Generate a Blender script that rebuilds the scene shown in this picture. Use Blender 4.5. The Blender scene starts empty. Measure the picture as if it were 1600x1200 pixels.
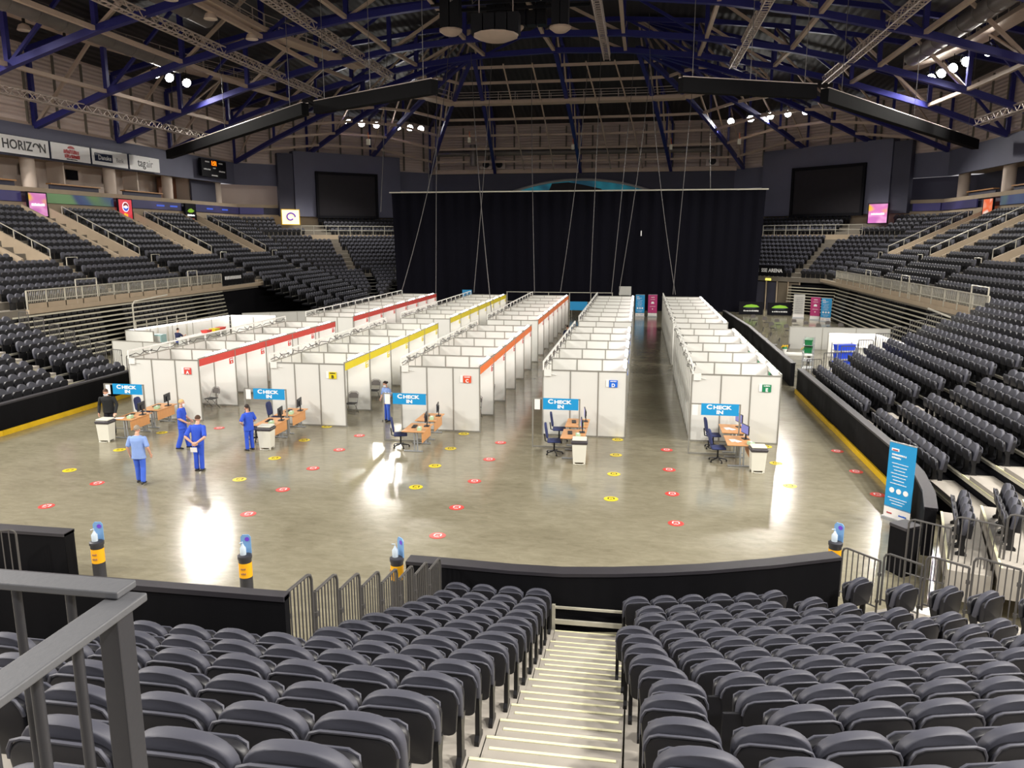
import bpy, math, random
from mathutils import Vector, Matrix
random.seed(11)
S = bpy.context.scene
COL = S.collection
R = math.radians
PI = math.pi

# ------------------------------------------------------------------ camera, world, lights, exposure
cam = bpy.data.objects.new('camera', bpy.data.cameras.new('camera'))
COL.objects.link(cam)
cam.location = (0, 0, 7.2)
cam.rotation_euler = (R(90 - 10.8), 0, R(9.3))
cam.data.sensor_width = 36
cam.data.lens = 27.0
cam.data.clip_start = 0.05
cam.data.clip_end = 400
S.camera = cam

W = bpy.data.worlds.new('hall_air')
S.world = W
W.use_nodes = True
W.node_tree.nodes['Background'].inputs[0].default_value = (0.58, 0.56, 0.58, 1)
W.node_tree.nodes['Background'].inputs[1].default_value = 0.8

S.view_settings.view_transform = 'Standard'
S.view_settings.look = 'None'
S.view_settings.exposure = 0.2
S.view_settings.gamma = 1.0
S.view_settings.use_curve_mapping = False
S.cycles.max_bounces = 8
S.cycles.diffuse_bounces = 5
S.cycles.glossy_bounces = 3
S.cycles.transmission_bounces = 4
S.cycles.sample_clamp_indirect = 4.0

def spot(name, loc, target, watts, size=125, radius=0.22, col=(1.0, 0.95, 0.86), blend=0.5):
    d = bpy.data.lights.new(name, 'SPOT')
    d.energy = watts
    d.color = col
    d.spot_size = R(size)
    d.spot_blend = blend
    d.shadow_soft_size = radius
    o = bpy.data.objects.new(name, d)
    COL.objects.link(o)
    o.location = loc
    o.rotation_euler = (Vector(target) - Vector(loc)).to_track_quat('-Z', 'Y').to_euler()
    return o

def area(name, loc, target, watts, sx, sy, col=(1, 1, 1), spread=180):
    d = bpy.data.lights.new(name, 'AREA')
    d.shape = 'RECTANGLE'
    d.size = sx
    d.size_y = sy
    d.energy = watts
    d.color = col
    d.spread = R(spread)
    o = bpy.data.objects.new(name, d)
    COL.objects.link(o)
    o.location = loc
    o.rotation_euler = (Vector(target) - Vector(loc)).to_track_quat('-Z', 'Y').to_euler()
    return o

CX = -7.85            # centre line of the hall
# floodlight positions (four banks that can be seen)
FLOOD = []
for t in (0.0, 0.42, 1.0):
    FLOOD.append(('bank hung above the left stand', (-37.2 + 0.3 * t, 57.4 + 3.6 * t, 19.6)))
for t in (0.0, 0.17, 0.37, 0.67, 0.84, 1.0):
    FLOOD.append(('bank hung left of the curtain', (-31.7 + 6.4 * t, 83.5 + 6.0 * t, 19.5)))
for t in (0.0, 0.28, 0.55, 0.78, 1.0):
    FLOOD.append(('bank hung right of the curtain', (9.3 + 6.5 * t, 89.3 - 5.8 * t, 19.5)))
for t in (0.0, 0.2, 0.42, 0.65, 1.0):
    FLOOD.append(('bank hung above the right stand', (22.4 + 0.5 * t, 68.8 - 9.0 * t, 19.6)))
K_FLOOD = 3800
for i, (bk, p) in enumerate(FLOOD):
    tx, ty = (0, -14) if 'curtain' in bk else ((12 if p[0] < CX else -12), -3)
    spot('floodlight_beam', (p[0], p[1], p[2] - 0.25), (p[0] + tx, p[1] + ty, 0), K_FLOOD * (1.0 if 'curtain' in bk else 0.45 if p[0] < CX else 0.8), 126, 0.24, (1.0, 0.95, 0.87), 0.3)
for i in range(6):  # unseen fill lamps added to brighten seats and floor, no fixtures built
    for sx in (-1, 1):
        x = CX + sx * (33 - 3.2 * i)
        spot('added_fill_beam', (x, 31 - 7.2 * i, 19.4), (x + sx * -2.0, 32 - 7.2 * i, 0), 9000, 172, 0.5, (1.0, 0.95, 0.88), 0.3)

# ------------------------------------------------------------------ materials
def srgb(r, g, b):
    def f(c):
        c /= 255.0
        return c / 12.92 if c <= 0.04045 else ((c + 0.055) / 1.055) ** 2.4
    return (f(r), f(g), f(b), 1)

def mat(name, col, rough=0.5, metal=0.0, vary=0.08, scale=6.0, bump=0.0, emit=0.0, spec=0.5, stretch=(1, 1, 1), ecol=None):
    m = bpy.data.materials.new(name)
    m.use_nodes = True
    nt = m.node_tree
    b = nt.nodes['Principled BSDF']
    b.inputs['Roughness'].default_value = rough
    b.inputs['Metallic'].default_value = metal
    b.inputs['Specular IOR Level'].default_value = spec
    tc = nt.nodes.new('ShaderNodeTexCoord')
    mp = nt.nodes.new('ShaderNodeMapping')
    mp.inputs['Scale'].default_value = stretch
    nt.links.new(tc.outputs['Object'], mp.inputs['Vector'])
    n = nt.nodes.new('ShaderNodeTexNoise')
    n.inputs['Scale'].default_value = scale
    n.inputs['Detail'].default_value = 3
    nt.links.new(mp.outputs['Vector'], n.inputs['Vector'])
    mx = nt.nodes.new('ShaderNodeMix')
    mx.data_type = 'RGBA'
    mx.inputs[6].default_value = tuple(c * (1 - vary) for c in col[:3]) + (1,)
    mx.inputs[7].default_value = tuple(min(1, c * (1 + vary)) for c in col[:3]) + (1,)
    nt.links.new(n.outputs['Fac'], mx.inputs[0])
    nt.links.new(mx.outputs[2], b.inputs['Base Color'])
    if bump:
        bp = nt.nodes.new('ShaderNodeBump')
        bp.inputs['Strength'].default_value = bump
        bp.inputs['Distance'].default_value = 0.02
        nt.links.new(n.outputs['Fac'], bp.inputs['Height'])
        nt.links.new(bp.outputs['Normal'], b.inputs['Normal'])
    if emit:
        b.inputs['Emission Color'].default_value = ecol or col
        b.inputs['Emission Strength'].default_value = emit
    return m

def concrete_floor():
    m = bpy.data.materials.new('polished_concrete')
    m.use_nodes = True
    nt = m.node_tree
    b = nt.nodes['Principled BSDF']
    tc = nt.nodes.new('ShaderNodeTexCoord')
    def noise(scale, st, det=5, rough=0.6):
        mp = nt.nodes.new('ShaderNodeMapping')
        mp.inputs['Scale'].default_value = st
        mp.inputs['Rotation'].default_value = (0, 0, 0.3)
        nt.links.new(tc.outputs['Object'], mp.inputs['Vector'])
        n = nt.nodes.new('ShaderNodeTexNoise')
        n.inputs['Scale'].default_value = scale
        n.inputs['Detail'].default_value = det
        n.inputs['Roughness'].default_value = rough
        n.inputs['Distortion'].default_value = 0.6
        nt.links.new(mp.outputs['Vector'], n.inputs['Vector'])
        return n
    n1 = noise(0.35, (1, 1.6, 1))
    n2 = noise(2.2, (1, 2.4, 1), 8, 0.7)
    r1 = nt.nodes.new('ShaderNodeValToRGB')
    r1.color_ramp.elements[0].position = 0.32
    r1.color_ramp.elements[0].color = (0.190, 0.170, 0.114, 1)
    r1.color_ramp.elements[1].position = 0.70
    r1.color_ramp.elements[1].color = (0.325, 0.300, 0.214, 1)
    ad = nt.nodes.new('ShaderNodeMath')
    ad.operation = 'MULTIPLY_ADD'
    ad.inputs[1].default_value = 0.55
    nt.links.new(n2.outputs['Fac'], ad.inputs[0])
    m2 = nt.nodes.new('ShaderNodeMath')
    m2.operation = 'MULTIPLY'
    m2.inputs[1].default_value = 0.47
    nt.links.new(n1.outputs['Fac'], m2.inputs[0])
    nt.links.new(m2.outputs[0], ad.inputs[2])
    nt.links.new(ad.outputs[0], r1.inputs['Fac'])
    nt.links.new(r1.outputs['Color'], b.inputs['Base Color'])
    rr = nt.nodes.new('ShaderNodeMapRange')
    rr.inputs['To Min'].default_value = 0.07
    rr.inputs['To Max'].default_value = 0.25
    nt.links.new(n2.outputs['Fac'], rr.inputs['Value'])
    nt.links.new(rr.outputs['Result'], b.inputs['Roughness'])
    b.inputs['Specular IOR Level'].default_value = 0.5
    bp = nt.nodes.new('ShaderNodeBump')
    bp.inputs['Strength'].default_value = 0.05
    bp.inputs['Distance'].default_value = 0.02
    nt.links.new(n2.outputs['Fac'], bp.inputs['Height'])
    nt.links.new(bp.outputs['Normal'], b.inputs['Normal'])
    return m

def corrugated(name, col, per=0.32, axis=2, rough=0.6):
    m = mat(name, col, rough, 0.0, 0.1, 0.5)
    nt = m.node_tree
    b = nt.nodes['Principled BSDF']
    tc = nt.nodes.new('ShaderNodeTexCoord')
    w = nt.nodes.new('ShaderNodeTexWave')
    w.wave_type = 'BANDS'
    w.bands_direction = 'XYZ'[axis]
    w.wave_profile = 'SIN'
    w.inputs['Scale'].default_value = 0.314 / per
    nt.links.new(tc.outputs['Object'], w.inputs['Vector'])
    bp = nt.nodes.new('ShaderNodeBump')
    bp.inputs['Strength'].default_value = 0.9
    bp.inputs['Distance'].default_value = 0.05
    nt.links.new(w.outputs['Fac'], bp.inputs['Height'])
    nt.links.new(bp.outputs['Normal'], b.inputs['Normal'])
    return m

def led_ribbon(name, cols, scale=0.09):
    m = bpy.data.materials.new(name)
    m.use_nodes = True
    nt = m.node_tree
    b = nt.nodes['Principled BSDF']
    tc = nt.nodes.new('ShaderNodeTexCoord')
    n = nt.nodes.new('ShaderNodeTexNoise')
    n.inputs['Scale'].default_value = scale
    n.inputs['Detail'].default_value = 1
    nt.links.new(tc.outputs['Object'], n.inputs['Vector'])
    r = nt.nodes.new('ShaderNodeValToRGB')
    r.color_ramp.interpolation = 'EASE'
    els = r.color_ramp.elements
    els[0].position = 0.36
    els[0].color = cols[0]
    els[1].position = 0.64
    els[1].color = cols[-1]
    for i, c in enumerate(cols[1:-1]):
        e = els.new(0.36 + 0.28 * (i + 1) / (len(cols) - 1))
        e.color = c
    nt.links.new(n.outputs['Fac'], r.inputs['Fac'])
    nt.links.new(r.outputs['Color'], b.inputs['Base Color'])
    nt.links.new(r.outputs['Color'], b.inputs['Emission Color'])
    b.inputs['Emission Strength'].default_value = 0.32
    return m

M = {}
M['floor'] = concrete_floor()
M['apron'] = mat('arena_apron_concrete', srgb(150, 142, 122), 0.45, 0, 0.12, 1.2)
M['pad'] = mat('charcoal_seat_pad', srgb(66, 67, 77), 0.58, 0, 0.10, 9, 0.04)
M['shell'] = mat('black_seat_plastic', srgb(24, 24, 29), 0.45, 0, 0.12, 14, 0.02)
M['pan'] = mat('dark_seat_plastic', srgb(32, 32, 36), 0.45, 0, 0.12, 14)
M['casting'] = mat('black_cast_bracket', srgb(26, 26, 28), 0.4, 0.3, 0.1, 20)
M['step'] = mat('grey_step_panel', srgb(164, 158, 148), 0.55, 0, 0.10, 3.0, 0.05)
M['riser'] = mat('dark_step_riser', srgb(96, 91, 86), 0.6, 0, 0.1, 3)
M['nosing'] = mat('pale_yellow_nosing', srgb(236, 232, 190), 0.5, 0, 0.06, 12)
M['darkdeck'] = mat('black_underdeck', srgb(14, 14, 18), 0.8, 0, 0.2, 2, spec=0.12)
M['deckedge'] = mat('pale_metal_edge', srgb(206, 202, 184), 0.4, 0.3, 0.08, 8)
M['drape'] = mat('black_drape_cloth', srgb(14, 14, 17), 0.75, 0, 0.35, 1.6, 0.35, stretch=(2.2, 2.2, 0.5), spec=0.12)
M['drapetop'] = mat('charcoal_vinyl_cap', srgb(46, 44, 49), 0.5, 0, 0.2, 4)
M['fabricblack'] = mat('black_rigging_cloth', srgb(13, 13, 15), 0.85, 0, 0.3, 1.6, 0.3, spec=0.12)
M['curtain'] = mat('black_stage_velour', srgb(13, 13, 22), 0.9, 0, 0.3, 1.0, 0.3, stretch=(1, 1, 0.1), spec=0.12)
M['yellow'] = mat('yellow_kick_strip', srgb(226, 184, 24), 0.5, 0, 0.12, 5)
M['rail'] = mat('dark_grey_painted_rail', srgb(88, 86, 84), 0.4, 0.2, 0.1, 12)
M['railpale'] = mat('galvanised_rail', srgb(186, 182, 168), 0.4, 0.3, 0.08, 10)
M['nearrail'] = mat('charcoal_powder_coat', srgb(80, 81, 84), 0.55, 0, 0.07, 60, 0.06)
M['nearpost'] = mat('charcoal_post_paint', srgb(42, 42, 46), 0.5, 0, 0.07, 40, 0.04)
M['mesh'] = mat('grey_infill_panel', srgb(150, 145, 132), 0.6, 0.1, 0.15, 30)
M['concrete'] = mat('bowl_concrete', srgb(164, 148, 126), 0.8, 0, 0.12, 1.5, 0.1)
M['bowlstep'] = mat('bowl_step_concrete', srgb(112, 106, 96), 0.8, 0, 0.15, 1.5, 0.1)
M['bluegrey'] = mat('blue_grey_wall_paint', srgb(96, 98, 118), 0.7, 0, 0.08, 0.8)
M['bluegreydark'] = mat('slate_wall_paint', srgb(66, 67, 84), 0.7, 0, 0.08, 0.8)
M['cladding'] = corrugated('beige_corrugated_cladding', srgb(216, 198, 190))
M['roofdeck'] = corrugated('dark_roof_deck', srgb(40, 38, 41), 0.6, 0)
M['blue'] = mat('blue_steel', srgb(36, 38, 112), 0.4, 0.1, 0.12, 2)
M['beige'] = mat('beige_steel', srgb(190, 170, 154), 0.5, 0.1, 0.10, 2)
M['lattice'] = mat('pale_lattice_metal', srgb(196, 182, 174), 0.45, 0.3, 0.08, 4)
M['duct'] = mat('galvanised_duct', srgb(128, 122, 120), 0.45, 0.4, 0.1, 1.5)
M['blackmetal'] = mat('black_metal', srgb(20, 20, 24), 0.45, 0.3, 0.15, 8)
M['suite'] = mat('suite_interior_paint', srgb(206, 190, 178), 0.7, 0, 0.06, 1)
M['column'] = mat('pale_column_paint', srgb(214, 198, 184), 0.6, 0, 0.06, 1)
M['wood'] = mat('beech_laminate', srgb(208, 150, 96), 0.4, 0, 0.14, 3, 0, stretch=(1, 6, 1))
M['woodrail'] = mat('oak_counter_edge', srgb(178, 132, 84), 0.5, 0, 0.12, 3)
M['steel'] = mat('silver_steel', srgb(176, 180, 184), 0.35, 0.6, 0.06, 10)
M['alu'] = mat('aluminium_extrusion', srgb(158, 156, 148), 0.4, 0.5, 0.06, 8)
M['panel'] = mat('white_foam_panel', srgb(214, 214, 208), 0.6, 0, 0.03, 1.5, 0.02)
M['whiteboard'] = mat('white_board', srgb(226, 226, 220), 0.45, 0, 0.03, 2)
M['greyboard'] = mat('grey_white_board', srgb(190, 190, 184), 0.5, 0, 0.06, 1)
M['red'] = mat('red_fascia', srgb(212, 70, 62), 0.5, 0, 0.05, 4)
M['yel'] = mat('yellow_fascia', srgb(222, 202, 24), 0.5, 0, 0.05, 4)
M['orange'] = mat('orange_fascia', srgb(226, 112, 44), 0.5, 0, 0.05, 4)
M['orangered'] = mat('orange_red_sign', srgb(222, 78, 40), 0.5, 0, 0.05, 4)
M['bluesign'] = mat('royal_blue_sign', srgb(24, 104, 214), 0.5, 0, 0.04, 4)
M['green'] = mat('green_sign', srgb(24, 128, 84), 0.5, 0, 0.05, 4)
M['cyan'] = mat('cyan_blue_sign', srgb(20, 146, 206), 0.45, 0, 0.04, 4)
M['magenta'] = mat('magenta_banner', srgb(176, 40, 108), 0.5, 0, 0.05, 4)
M['white'] = mat('white_print', srgb(240, 240, 240), 0.5, 0, 0.02, 4)
M['ink'] = mat('black_print', srgb(24, 22, 26), 0.5, 0, 0.1, 4)
M['greyink'] = mat('grey_print', srgb(120, 120, 124), 0.5, 0, 0.1, 4)
M['redink'] = mat('red_print', srgb(176, 52, 56), 0.5, 0, 0.08, 6)
M['navy'] = mat('navy_print', srgb(24, 34, 62), 0.5, 0, 0.08, 6)
M['lamp'] = mat('lit_lamp_lens', (1, 0.96, 0.88, 1), 0.3, 0, 0, 1, 0, 60.0)
M['lampcold'] = mat('lit_tube_lens', (1, 0.97, 0.95, 1), 0.3, 0, 0, 1, 0, 9.0)
M['strip'] = mat('lit_led_strip', (1, 0.93, 0.95, 1), 0.3, 0, 0, 1, 0, 4.0)
M['exit'] = mat('lit_exit_sign', (0.95, 0.85, 0.12, 1), 0.4, 0, 0, 1, 0, 1.4)
M['screen'] = mat('dark_screen', srgb(44, 42, 46), 0.45, 0, 0.1, 2, spec=0.12)
M['scrframe'] = mat('black_screen_frame', srgb(18, 18, 24), 0.5, 0, 0.1, 4, spec=0.12)
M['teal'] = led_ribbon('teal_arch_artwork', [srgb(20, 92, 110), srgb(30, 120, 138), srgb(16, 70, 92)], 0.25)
M['archrim'] = mat('pale_arch_rim', srgb(176, 176, 178), 0.4, 0.3, 0.05, 2)
M['ledblue'] = led_ribbon('ribbon_screen_purple', [srgb(38, 34, 66), srgb(52, 48, 92), srgb(40, 38, 76)], 0.12)
M['ledgreen'] = led_ribbon('ribbon_screen_wave', [srgb(84, 120, 60), srgb(48, 72, 110), srgb(40, 56, 104), srgb(92, 128, 84)], 0.16)
M['screenpink'] = led_ribbon('lit_pink_screen', [srgb(240, 190, 60), srgb(214, 120, 190), srgb(230, 160, 214), srgb(200, 110, 190)], 0.5)
M['screenred'] = mat('lit_red_screen', srgb(200, 52, 66), 0.4, 0, 0.1, 2, 0, 0.6)
M['screenorange'] = led_ribbon('lit_orange_screen', [srgb(240, 150, 120), srgb(236, 100, 40), srgb(240, 220, 210)], 0.8)
M['screencream'] = mat('lit_cream_screen', srgb(252, 226, 180), 0.4, 0, 0.05, 2, 0, 0.9)
M['purple'] = mat('purple_print', srgb(96, 58, 170), 0.4, 0, 0.05, 2, 0, 0.4)
M['screengreen'] = mat('lit_green_shape', srgb(120, 170, 40), 0.4, 0, 0.1, 2, 0, 0.5)
M['digits'] = mat('lit_orange_digits', srgb(255, 110, 10), 0.4, 0, 0, 2, 0, 3.0)
M['litwhite'] = mat('lit_white_print', (0.9, 0.9, 0.95, 1), 0.4, 0, 0, 2, 0, 0.8)
M['litblue'] = mat('lit_blue_print', srgb(60, 90, 200), 0.4, 0, 0, 2, 0, 0.5)
M['dotyellow'] = mat('yellow_floor_vinyl', srgb(234, 210, 36), 0.35, 0, 0.05, 5)
M['dotred'] = mat('red_floor_vinyl', srgb(222, 76, 70), 0.35, 0, 0.05, 5)
M['dotblue'] = mat('blue_floor_vinyl', srgb(70, 110, 226), 0.35, 0, 0.05, 5)
M['skin'] = mat('skin', srgb(214, 164, 138), 0.5, 0, 0.06, 8)
M['scrub'] = mat('royal_blue_scrubs', srgb(48, 84, 200), 0.85, 0, 0.16, 5, 0.25)
M['scrubpale'] = mat('pale_blue_tunic', srgb(138, 166, 224), 0.85, 0, 0.12, 5, 0.25)
M['scrubmid'] = mat('mid_blue_trousers', srgb(66, 104, 212), 0.85, 0, 0.16, 5, 0.25)
M['jacket'] = mat('black_jacket_cloth', srgb(30, 32, 34), 0.85, 0, 0.2, 5, 0.25)
M['darkcloth'] = mat('dark_trouser_cloth', srgb(24, 25, 32), 0.85, 0, 0.2, 5, 0.2)
M['navycloth'] = mat('navy_top_cloth', srgb(32, 38, 74), 0.85, 0, 0.2, 5, 0.2)
M['shoe'] = mat('black_shoe', srgb(24, 24, 28), 0.5, 0, 0.1, 8)
M['hairblond'] = mat('sandy_hair', srgb(206, 176, 122), 0.7, 0, 0.2, 30, 0.3)
M['hairgrey'] = mat('grey_hair', srgb(150, 138, 122), 0.7, 0, 0.25, 30, 0.3)
M['hairbrown'] = mat('brown_hair', srgb(74, 50, 34), 0.7, 0, 0.25, 30, 0.3)
M['hairdark'] = mat('dark_hair', srgb(40, 28, 24), 0.7, 0, 0.25, 30, 0.3)
M['mask'] = mat('pale_face_mask', srgb(226, 232, 240), 0.8, 0, 0.04, 6)
M['chairblue'] = mat('blue_office_fabric', srgb(48, 56, 98), 0.85, 0, 0.15, 12, 0.1)
M['chairblack'] = mat('black_chair_vinyl', srgb(28, 28, 32), 0.5, 0, 0.15, 12)
M['chairgrey'] = mat('grey_chair_metal', srgb(120, 116, 114), 0.45, 0.3, 0.1, 12)
M['binwhite'] = mat('white_bin_plastic', srgb(224, 222, 208), 0.45, 0, 0.04, 4)
M['bag'] = mat('dark_bin_liner', srgb(66, 62, 66), 0.35, 0, 0.2, 12, 0.3)
M['monitor'] = mat('monitor_plastic', srgb(34, 34, 40), 0.4, 0, 0.08, 6)
M['monscreen'] = mat('lit_monitor_screen', srgb(120, 124, 190), 0.25, 0, 0.05, 4, 0, 0.25)
M['glovebox'] = mat('pale_green_carton', srgb(176, 206, 170), 0.6, 0, 0.12, 10)
M['paper'] = mat('white_paper', srgb(236, 234, 230), 0.7, 0, 0.02, 4)
M['crateblue'] = mat('blue_crate_plastic', srgb(34, 74, 214), 0.4, 0, 0.08, 4)
M['crategreen'] = mat('green_crate_plastic', srgb(24, 112, 62), 0.4, 0, 0.08, 4)
M['fridge'] = mat('pale_teal_cabinet', srgb(150, 184, 184), 0.35, 0, 0.05, 3)
M['column_black'] = mat('sanitizer_dark_grey', srgb(58, 58, 64), 0.45, 0.1, 0.08, 6)
M['stickeryellow'] = mat('amber_sticker', srgb(244, 178, 20), 0.5, 0, 0.04, 6)
M['lightblue'] = mat('pale_blue_print', srgb(120, 164, 210), 0.45, 0, 0.1, 8)
M['clear'] = mat('clear_bottle', srgb(200, 214, 226), 0.15, 0, 0.03, 4)
M['cable'] = mat('grey_cable', srgb(104, 101, 100), 0.6, 0, 0.1, 4)
M['doorwood'] = mat('brown_wood_panel', srgb(120, 78, 56), 0.5, 0, 0.1, 2)
M['tent'] = mat('beige_dark_panel', srgb(120, 110, 94), 0.7, 0, 0.1, 2)

# ------------------------------------------------------------------ mesh builder
class MB:
    def __init__(s):
        s.v = []; s.f = []; s.m = []
    def add(s, vs, fs, mi=0):
        o = len(s.v)
        s.v.extend([tuple(p) for p in vs])
        for f in fs:
            s.f.append(tuple(o + i for i in f)); s.m.append(mi)
    def quad(s, a, b, c, d, mi=0):
        s.add([a, b, c, d], [(0, 1, 2, 3)], mi)
    def box(s, c, d, rz=0.0, mi=0, rx=0.0, ry=0.0):
        Mx = Matrix.Rotation(rz, 3, 'Z') @ Matrix.Rotation(ry, 3, 'Y') @ Matrix.Rotation(rx, 3, 'X')
        vs = []
        for x in (-1, 1):
            for y in (-1, 1):
                for z in (-1, 1):
                    vs.append(Vector(c) + Mx @ Vector((x * d[0] / 2, y * d[1] / 2, z * d[2] / 2)))
        s.add(vs, [(0, 1, 3, 2), (4, 6, 7, 5), (0, 4, 5, 1), (2, 3, 7, 6), (0, 2, 6, 4), (1, 5, 7, 3)], mi)
        return s
    def beam(s, p, q, w, h, mi=0):
        p = Vector(p); q = Vector(q)
        t = (q - p).normalized()
        up = Vector((0, 0, 1)) if abs(t.z) < 0.95 else Vector((0, 1, 0))
        a = t.cross(up).normalized(); b = a.cross(t)
        vs = []
        for e in (p, q):
            for (i, j) in ((-1, -1), (1, -1), (1, 1), (-1, 1)):
                vs.append(e + a * (i * w / 2) + b * (j * h / 2))
        s.add(vs, [(3, 2, 1, 0), (4, 5, 6, 7), (0, 1, 5, 4), (1, 2, 6, 5), (2, 3, 7, 6), (3, 0, 4, 7)], mi)
        return s
    def path(s, pts, r, n=8, mi=0, closed=False, cap=True):
        pts = [Vector(p) for p in pts]
        k = len(pts)
        rr = r if isinstance(r, (list, tuple)) else [r] * k
        rings = []
        prev = None
        for i in range(k):
            if closed:
                t = pts[(i + 1) % k] - pts[i - 1]
            else:
                t = pts[min(i + 1, k - 1)] - pts[max(i - 1, 0)]
            t.normalize()
            if prev is None:
                up = Vector((0, 0, 1)) if abs(t.z) < 0.9 else Vector((0, 1, 0))
                a = t.cross(up).normalized()
            else:
                a = (prev - t * prev.dot(t)).normalized()
            prev = a
            b = t.cross(a)
            rings.append([pts[i] + (a * math.cos(2 * PI * j / n) + b * math.sin(2 * PI * j / n)) * rr[i] for j in range(n)])
        vs = [p for ring in rings for p in ring]
        fs = []
        for i in range(k if closed else k - 1):
            i2 = (i + 1) % k
            for j in range(n):
                j2 = (j + 1) % n
                fs.append((i * n + j, i * n + j2, i2 * n + j2, i2 * n + j))
        if cap and not closed:
            fs.append(tuple(range(n - 1, -1, -1)))
            fs.append(tuple((k - 1) * n + j for j in range(n)))
        s.add(vs, fs, mi)
        return s
    def tube(s, p, q, r, n=8, mi=0):
        return s.path([p, q], r, n, mi)
    def lathe(s, prof, c=(0, 0, 0), n=16, mi=0):
        vs = []; fs = []
        for (r, z) in prof:
            for j in range(n):
                a = 2 * PI * j / n
                vs.append((c[0] + r * math.cos(a), c[1] + r * math.sin(a), c[2] + z))
        for i in range(len(prof) - 1):
            for j in range(n):
                j2 = (j + 1) % n
                fs.append((i * n + j, i * n + j2, (i + 1) * n + j2, (i + 1) * n + j))
        fs.append(tuple(range(n - 1, -1, -1)))
        fs.append(tuple((len(prof) - 1) * n + j for j in range(n)))
        s.add(vs, fs, mi)
        return s
    def prism(s, out, o, u, v, w, mi=0):
        """outline (a,b) in the plane o + a*u + b*v, thickened along w"""
        o = Vector(o); u = Vector(u); v = Vector(v); w = Vector(w)
        n = len(out)
        a = [o + u * p[0] + v * p[1] for p in out]
        b = [p + w for p in a]
        fs = [tuple(range(n)), tuple(range(2 * n - 1, n - 1, -1))]
        for i in range(n):
            j = (i + 1) % n
            fs.append((i, n + i, n + j, j))
        s.add(a + b, fs, mi)
        return s
    def ball(s, c, r, n=10, m=7, mi=0):
        rx, ry, rz = r if isinstance(r, (tuple, list)) else (r, r, r)
        vs = [(c[0], c[1], c[2] + rz)]
        for i in range(1, m):
            t = PI * i / m
            for j in range(n):
                a = 2 * PI * j / n
                vs.append((c[0] + rx * math.sin(t) * math.cos(a), c[1] + ry * math.sin(t) * math.sin(a), c[2] + rz * math.cos(t)))
        vs.append((c[0], c[1], c[2] - rz))
        fs = []
        for j in range(n):
            fs.append((0, 1 + j, 1 + (j + 1) % n))
        for i in range(m - 2):
            for j in range(n):
                j2 = (j + 1) % n
                fs.append((1 + i * n + j, 1 + (i + 1) * n + j, 1 + (i + 1) * n + j2, 1 + i * n + j2))
        l = len(vs) - 1
        for j in range(n):
            fs.append((l, 1 + (m - 2) * n + (j + 1) % n, 1 + (m - 2) * n + j))
        s.add(vs, fs, mi)
        return s
    def loft(s, rings, mi=0):
        n = len(rings[0])
        vs = [p for r in rings for p in r]
        fs = []
        for i in range(len(rings) - 1):
            for j in range(n):
                j2 = (j + 1) % n
                fs.append((i * n + j, i * n + j2, (i + 1) * n + j2, (i + 1) * n + j))
        fs.append(tuple(range(n - 1, -1, -1)))
        fs.append(tuple((len(rings) - 1) * n + j for j in range(n)))
        s.add(vs, fs, mi)
        return s
    def build(s, name, mats, parent=None, smooth=None, loc=None, bevel=0.0, seg=2):
        me = bpy.data.meshes.new(name)
        me.from_pydata(s.v, [], s.f)
        for m in (mats if isinstance(mats, (list, tuple)) else [mats]):
            me.materials.append(M[m] if isinstance(m, str) else m)
        if max(s.m or [0]) > 0:
            me.polygons.foreach_set('material_index', s.m)
        if smooth is not None:
            me.shade_smooth()
            me.set_sharp_from_angle(angle=R(smooth))
        me.update()
        o = bpy.data.objects.new(name, me)
        COL.objects.link(o)
        if parent is not None:
            o.parent = parent
        if loc is not None:
            o.location = loc
        if bevel:
            md = o.modifiers.new('edge', 'BEVEL')
            md.width = bevel
            md.segments = seg
            md.limit_method = 'ANGLE'
            bake(o)
            if smooth is not None:
                o.data.set_sharp_from_angle(angle=R(smooth))
        return o

def bake(o):
    dg = bpy.context.evaluated_depsgraph_get()
    me = bpy.data.meshes.new_from_object(o.evaluated_get(dg), preserve_all_data_layers=True, depsgraph=dg)
    me.name = o.name
    old = o.data
    o.modifiers.clear()
    o.data = me
    bpy.data.meshes.remove(old)
    return o

def tag(o, label, cat, group=None, kind=None):
    o['label'] = label
    o['category'] = cat
    if group:
        o['group'] = group
    if kind:
        o['kind'] = kind
    return o

def thing(name, label, cat, loc=(0, 0, 0), rz=0.0, group=None):
    o = bpy.data.objects.new(name, None)
    o.empty_display_size = 0.2
    COL.objects.link(o)
    o.location = loc
    o.rotation_euler = (0, 0, rz)
    return tag(o, label, cat, group)

def struct(mb, name, mats, smooth=None):
    o = mb.build(name, mats, None, smooth)
    o['kind'] = 'structure'
    return o

def copy_tree(o, parent=None):
    c = o.copy()
    COL.objects.link(c)
    if parent is not None:
        c.parent = parent
    for ch in list(o.children):
        copy_tree(ch, c)
    return c

def place(proto, used, loc, rz, label, group=None, scale=None):
    """the first call moves the prototype itself, later calls copy it with all its parts"""
    if used:
        o = copy_tree(proto)
    else:
        o = proto
        used.append(1)
        o.location = loc; o.rotation_euler = (0, 0, rz); o['label'] = label
        if group: o['group'] = group
        if scale: o.scale = scale
        return o
    o.location = loc; o.rotation_euler = (0, 0, rz); o['label'] = label
    if group: o['group'] = group
    if scale: o.scale = scale
    return o

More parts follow.
